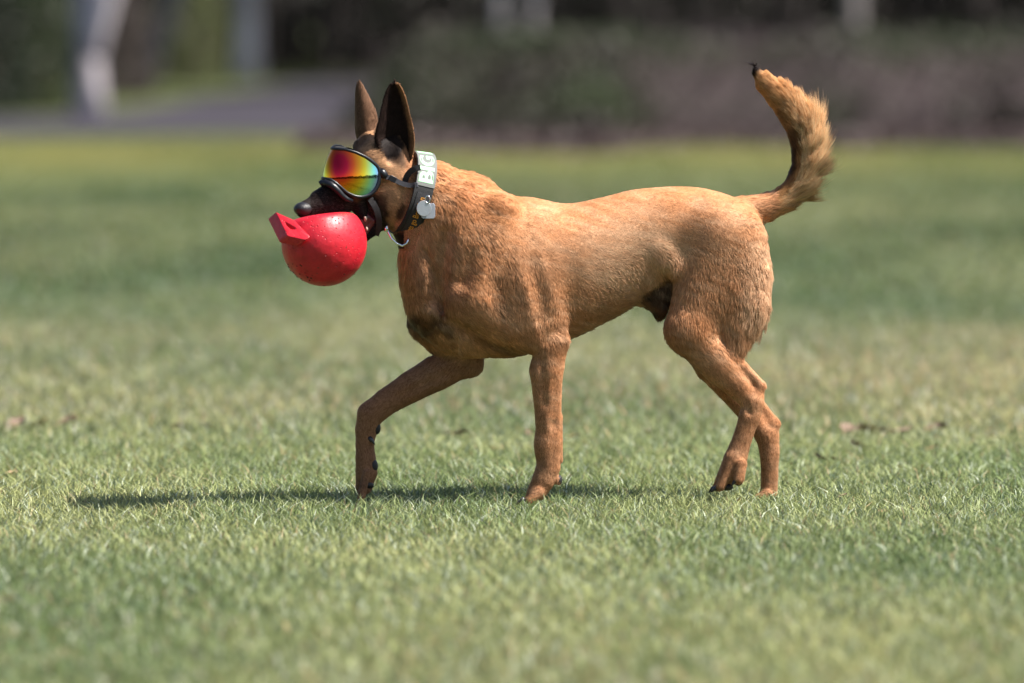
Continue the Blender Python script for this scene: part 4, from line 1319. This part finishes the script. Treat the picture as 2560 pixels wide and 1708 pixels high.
px_obj('strap', V, F, black_nylon, gog, smooth=False)

# ---- collar
collar = empty('collar', P(1029, 487, 45))
tag(collar, 'wide black fabric collar with a name panel round the dog\'s neck', 'collar')
cC = np.array([1029, 487, 45.0]); d1 = np.array([-.26, .966, 0]); d2 = np.array([.27, .07, .96]); d2 /= np.linalg.norm(d2)
ax = np.cross(d1, d2); ax /= np.linalg.norm(ax); ax *= np.sign(ax[0])
def csurf(th, a, out=0.0):
    """th: 0 = nape, 90 = side near the camera, 180 = throat; a = along the neck"""
    c, s = math.cos(th), math.sin(th)
    flare = 1 + 0.0011 * a
    return cC - d1 * c * ((106 + out) * flare) + d2 * s * ((95 + out) * flare) + ax * a
def band(th0, th1, a0, a1, o0, o1, n=72, m=5, wav=0):
    closed = abs(th1 - th0) > 2 * math.pi - 1e-3
    V, F = [], []
    sec = [(a0, o0), ((a0 + a1) / 2, o0), (a1, o0), (a1, o1), ((a0 + a1) / 2, o1), (a0, o1)]
    k = len(sec); cnt = n if closed else n + 1
    for i in range(cnt):
        th = th0 + (th1 - th0) * i / n
        for a, o in sec:
            V.append(csurf(th, a, o + wav * math.sin(7 * th)))
    for i in range(n):
        j = (i + 1) % cnt
        for q in range(k):
            F.append((i * k + q, i * k + (q + 1) % k, j * k + (q + 1) % k, j * k + q))
    if not closed:
        F.append(tuple(range(k))[::-1]); F.append(tuple(n * k + q for q in range(k)))
    return V, F
R = math.radians
V, F = band(0, 2 * math.pi, -24, 24, -5, 3)
px_obj('band', V, F, black_nylon, collar, smooth=False)
V, F = band(R(-40), R(75), -23, 25, 2.5, 4.6, 40)
pm = px_obj('name_panel', V, F, simple('grey_panel_fabric', (0.15, 0.158, 0.15), 0.7, bump=.4, bscale=800), collar, smooth=False)
V, F = band(R(84), R(152), -15, 17, 2.5, 4.4, 30)
tp = px_obj('label_strip', V, F, simple('label_weave', (0.02, 0.02, 0.024), 0.7, bump=.5, bscale=900), collar, smooth=False)
def collar_text(txt, th_start, th_end, a_lo, a_hi, out, mat, parent, bold=0.0):
    cu = bpy.data.curves.new('lettering', 'FONT'); cu.body = txt; cu.resolution_u = 4; cu.offset = bold
    to = bpy.data.objects.new('lettering_tmp', cu); C.objects.link(to)
    bpy.context.view_layer.update()
    me = bpy.data.meshes.new_from_object(to.evaluated_get(bpy.context.evaluated_depsgraph_get()))
    bpy.data.objects.remove(to); bpy.data.curves.remove(cu)
    co = np.array([v.co for v in me.vertices]); lo, hi = co.min(0), co.max(0)
    t = (co - lo) / np.maximum(hi - lo, 1e-6)
    V = [csurf(th_start + (th_end - th_start) * a, a_hi + (a_lo - a_hi) * b, out) for a, b, _ in t]
    F = [tuple(p.vertices) for p in me.polygons]
    bpy.data.meshes.remove(me)
    X = P(*np.array(V).T)
    m2 = from_vf('lettering', X, F)
    return link('lettering', m2, mat, parent, smooth=False)
mint = simple('mint_lettering', (0.38, 0.78, 0.43), 0.6)
gold = simple('gold_thread', (0.62, 0.27, 0.03), 0.7)
collar_text('BIG', R(70), R(22), -19, 19, 5.3, mint, pm, bold=0.035)
V, F = band(R(2), R(13), -19, 19, 4.2, 5.4, 8)
px_obj('lettering', V, F, mint, pm, smooth=False)
collar_text('Lets go Brandon', R(147), R(90), -8, 11, 5.2, gold, tp, bold=0.012)
ringpts = [(969, 568, 88), (971, 582, 92), (979, 597, 96), (992, 609, 98), (1006, 615, 100), (1017, 609, 100), (1022, 596, 100)]
V, F = tube([(*q, 3.4) for q in ringpts], 10)
px_obj('d_ring', V, F, steel, collar)
V, F = tube([(968, 564, 90, 6), (965, 580, 90, 6)], 12)
px_obj('stud', V, F, steel, collar)

# ---- tags hanging from the collar
def plate(pts, w, tilt, thick):
    n = len(pts)
    V = [(u, v, w + (u - pts[0][0]) * tilt) for u, v in pts] + [(u, v, w - thick + (u - pts[0][0]) * tilt) for u, v in pts]
    F = [tuple(range(n)), tuple(range(2 * n - 1, n - 1, -1))] + [(i, n + i, n + (i + 1) % n, (i + 1) % n) for i in range(n)]
    return V, F
V, F = plate([(1060 + 18.5 * math.cos(t), 521 + 20 * math.sin(t)) for t in np.linspace(0, 2 * math.pi, 29)[:-1]], 148, .1, 3)
rt = px_obj('round_tag', V, F, dull_tag, None, smooth=False, bevel=0.0006)
tag(rt, 'round silver disc tag hanging from the black collar', 'tag')
V, F = plate([(1056, 512), (1084, 508), (1088, 514), (1088, 542), (1084, 547), (1058, 547), (1053, 543)], 140, .05, 3)
st = px_obj('square_tag', V, F, simple('matt_tag_metal', (0.42, 0.44, 0.50), 0.5, metal=.7), None, smooth=False, bevel=0.0008)
tag(st, 'square grey tag tucked behind the round disc on the collar', 'tag')
V, F = tube([(1069 + 6 * math.cos(t), 499 + 9 * math.sin(t), 147 + 2 * math.cos(t), 1.8) for t in np.linspace(0, 2 * math.pi, 17)], 8, cap=False)
sr = px_obj('split_ring', V, F, steel, None)
tag(sr, 'small steel ring joining the tags to the black collar', 'ring')

# ---- dead leaves lying in the grass
def leaf_mesh(seed):
    r = np.random.default_rng(seed)
    n, m = 9, 5
    V, F = [], []
    for i in range(n):
        t = i / (n - 1)
        wd = 0.5 * math.sin(math.pi * min(1, t * 1.02 + .02)) ** .8 * (1 + .18 * math.sin(t * 20 + seed)) + .015
        for j in range(m):
            s = (j / (m - 1) - .5) * 2
            V.append((t - .5, s * wd * .6, .22 * s * s * (.6 + t) + .12 * math.sin(t * 3 + seed) + r.normal(0, .012)))
    for i in range(n - 1):
        for j in range(m - 1):
            F.append((i * m + j, i * m + j + 1, (i + 1) * m + j + 1, (i + 1) * m + j))
    return from_vf('fallen_leaf', np.array(V), F)
lm = [leaf_mesh(k) for k in (1, 2, 3)]
brown_leaf = simple('brown_leaf', (0.17, 0.11, 0.075), 0.7, var=.4, bscale=4)
straw_leaf = simple('straw_leaf', (0.30, 0.20, 0.11), 0.7, var=.4, bscale=4)
lm[0].materials.append(brown_leaf); lm[1].materials.append(straw_leaf); lm[2].materials.append(brown_leaf)
LEAVES = [(1150, 1089, .085, 0), (1125, 1086, .06, 0), (1322, 1086, .06, 2), (28, 1186, .065, 1), (66, 1184, .05, 2), (2050, 1150, .075, 0), (2085, 1147, .045, 2), (1240, 1124, .05, 1), (2106, 1243, .04, 0), (40, 1066, .10, 0), (100, 1064, .10, 1), (165, 1060, .09, 0),
          (2120, 1079, .10, 0), (2185, 1077, .11, 1), (2255, 1079, .10, 2), (2340, 1073, .08, 0), (2150, 1118, .07, 1), (138, 1575, .05, 1), (8, 1505, .05, 1), (440, 1072, .07, 0), (520, 1070, .06, 1), (2208, 1280, .035, 1), (1435, 1092, .06, 1), (880, 1223, .03, 1), (1620, 1082, .05, 0), (640, 1240, .02, 1), (1850, 1252, .025, 1), (2330, 1122, .05, 1)]
for i, (u, v, sz, k) in enumerate(LEAVES):
    g = G(u, v, 0.010)
    o = bpy.data.objects.new('fallen_leaf', lm[k]); C.objects.link(o)
    o.location = g; o.scale = (sz * .72, sz * .72, sz * .4)
    o.rotation_euler = (random.uniform(-.5, .5), random.uniform(-.5, .5), random.uniform(0, 6.28))
    for p in lm[k].polygons: p.use_smooth = True
    tag(o, 'dry straw coloured leaf lying on the lawn' if k == 1 else 'dry brown leaf lying on the lawn', 'leaf', 'fallen leaves on the lawn')
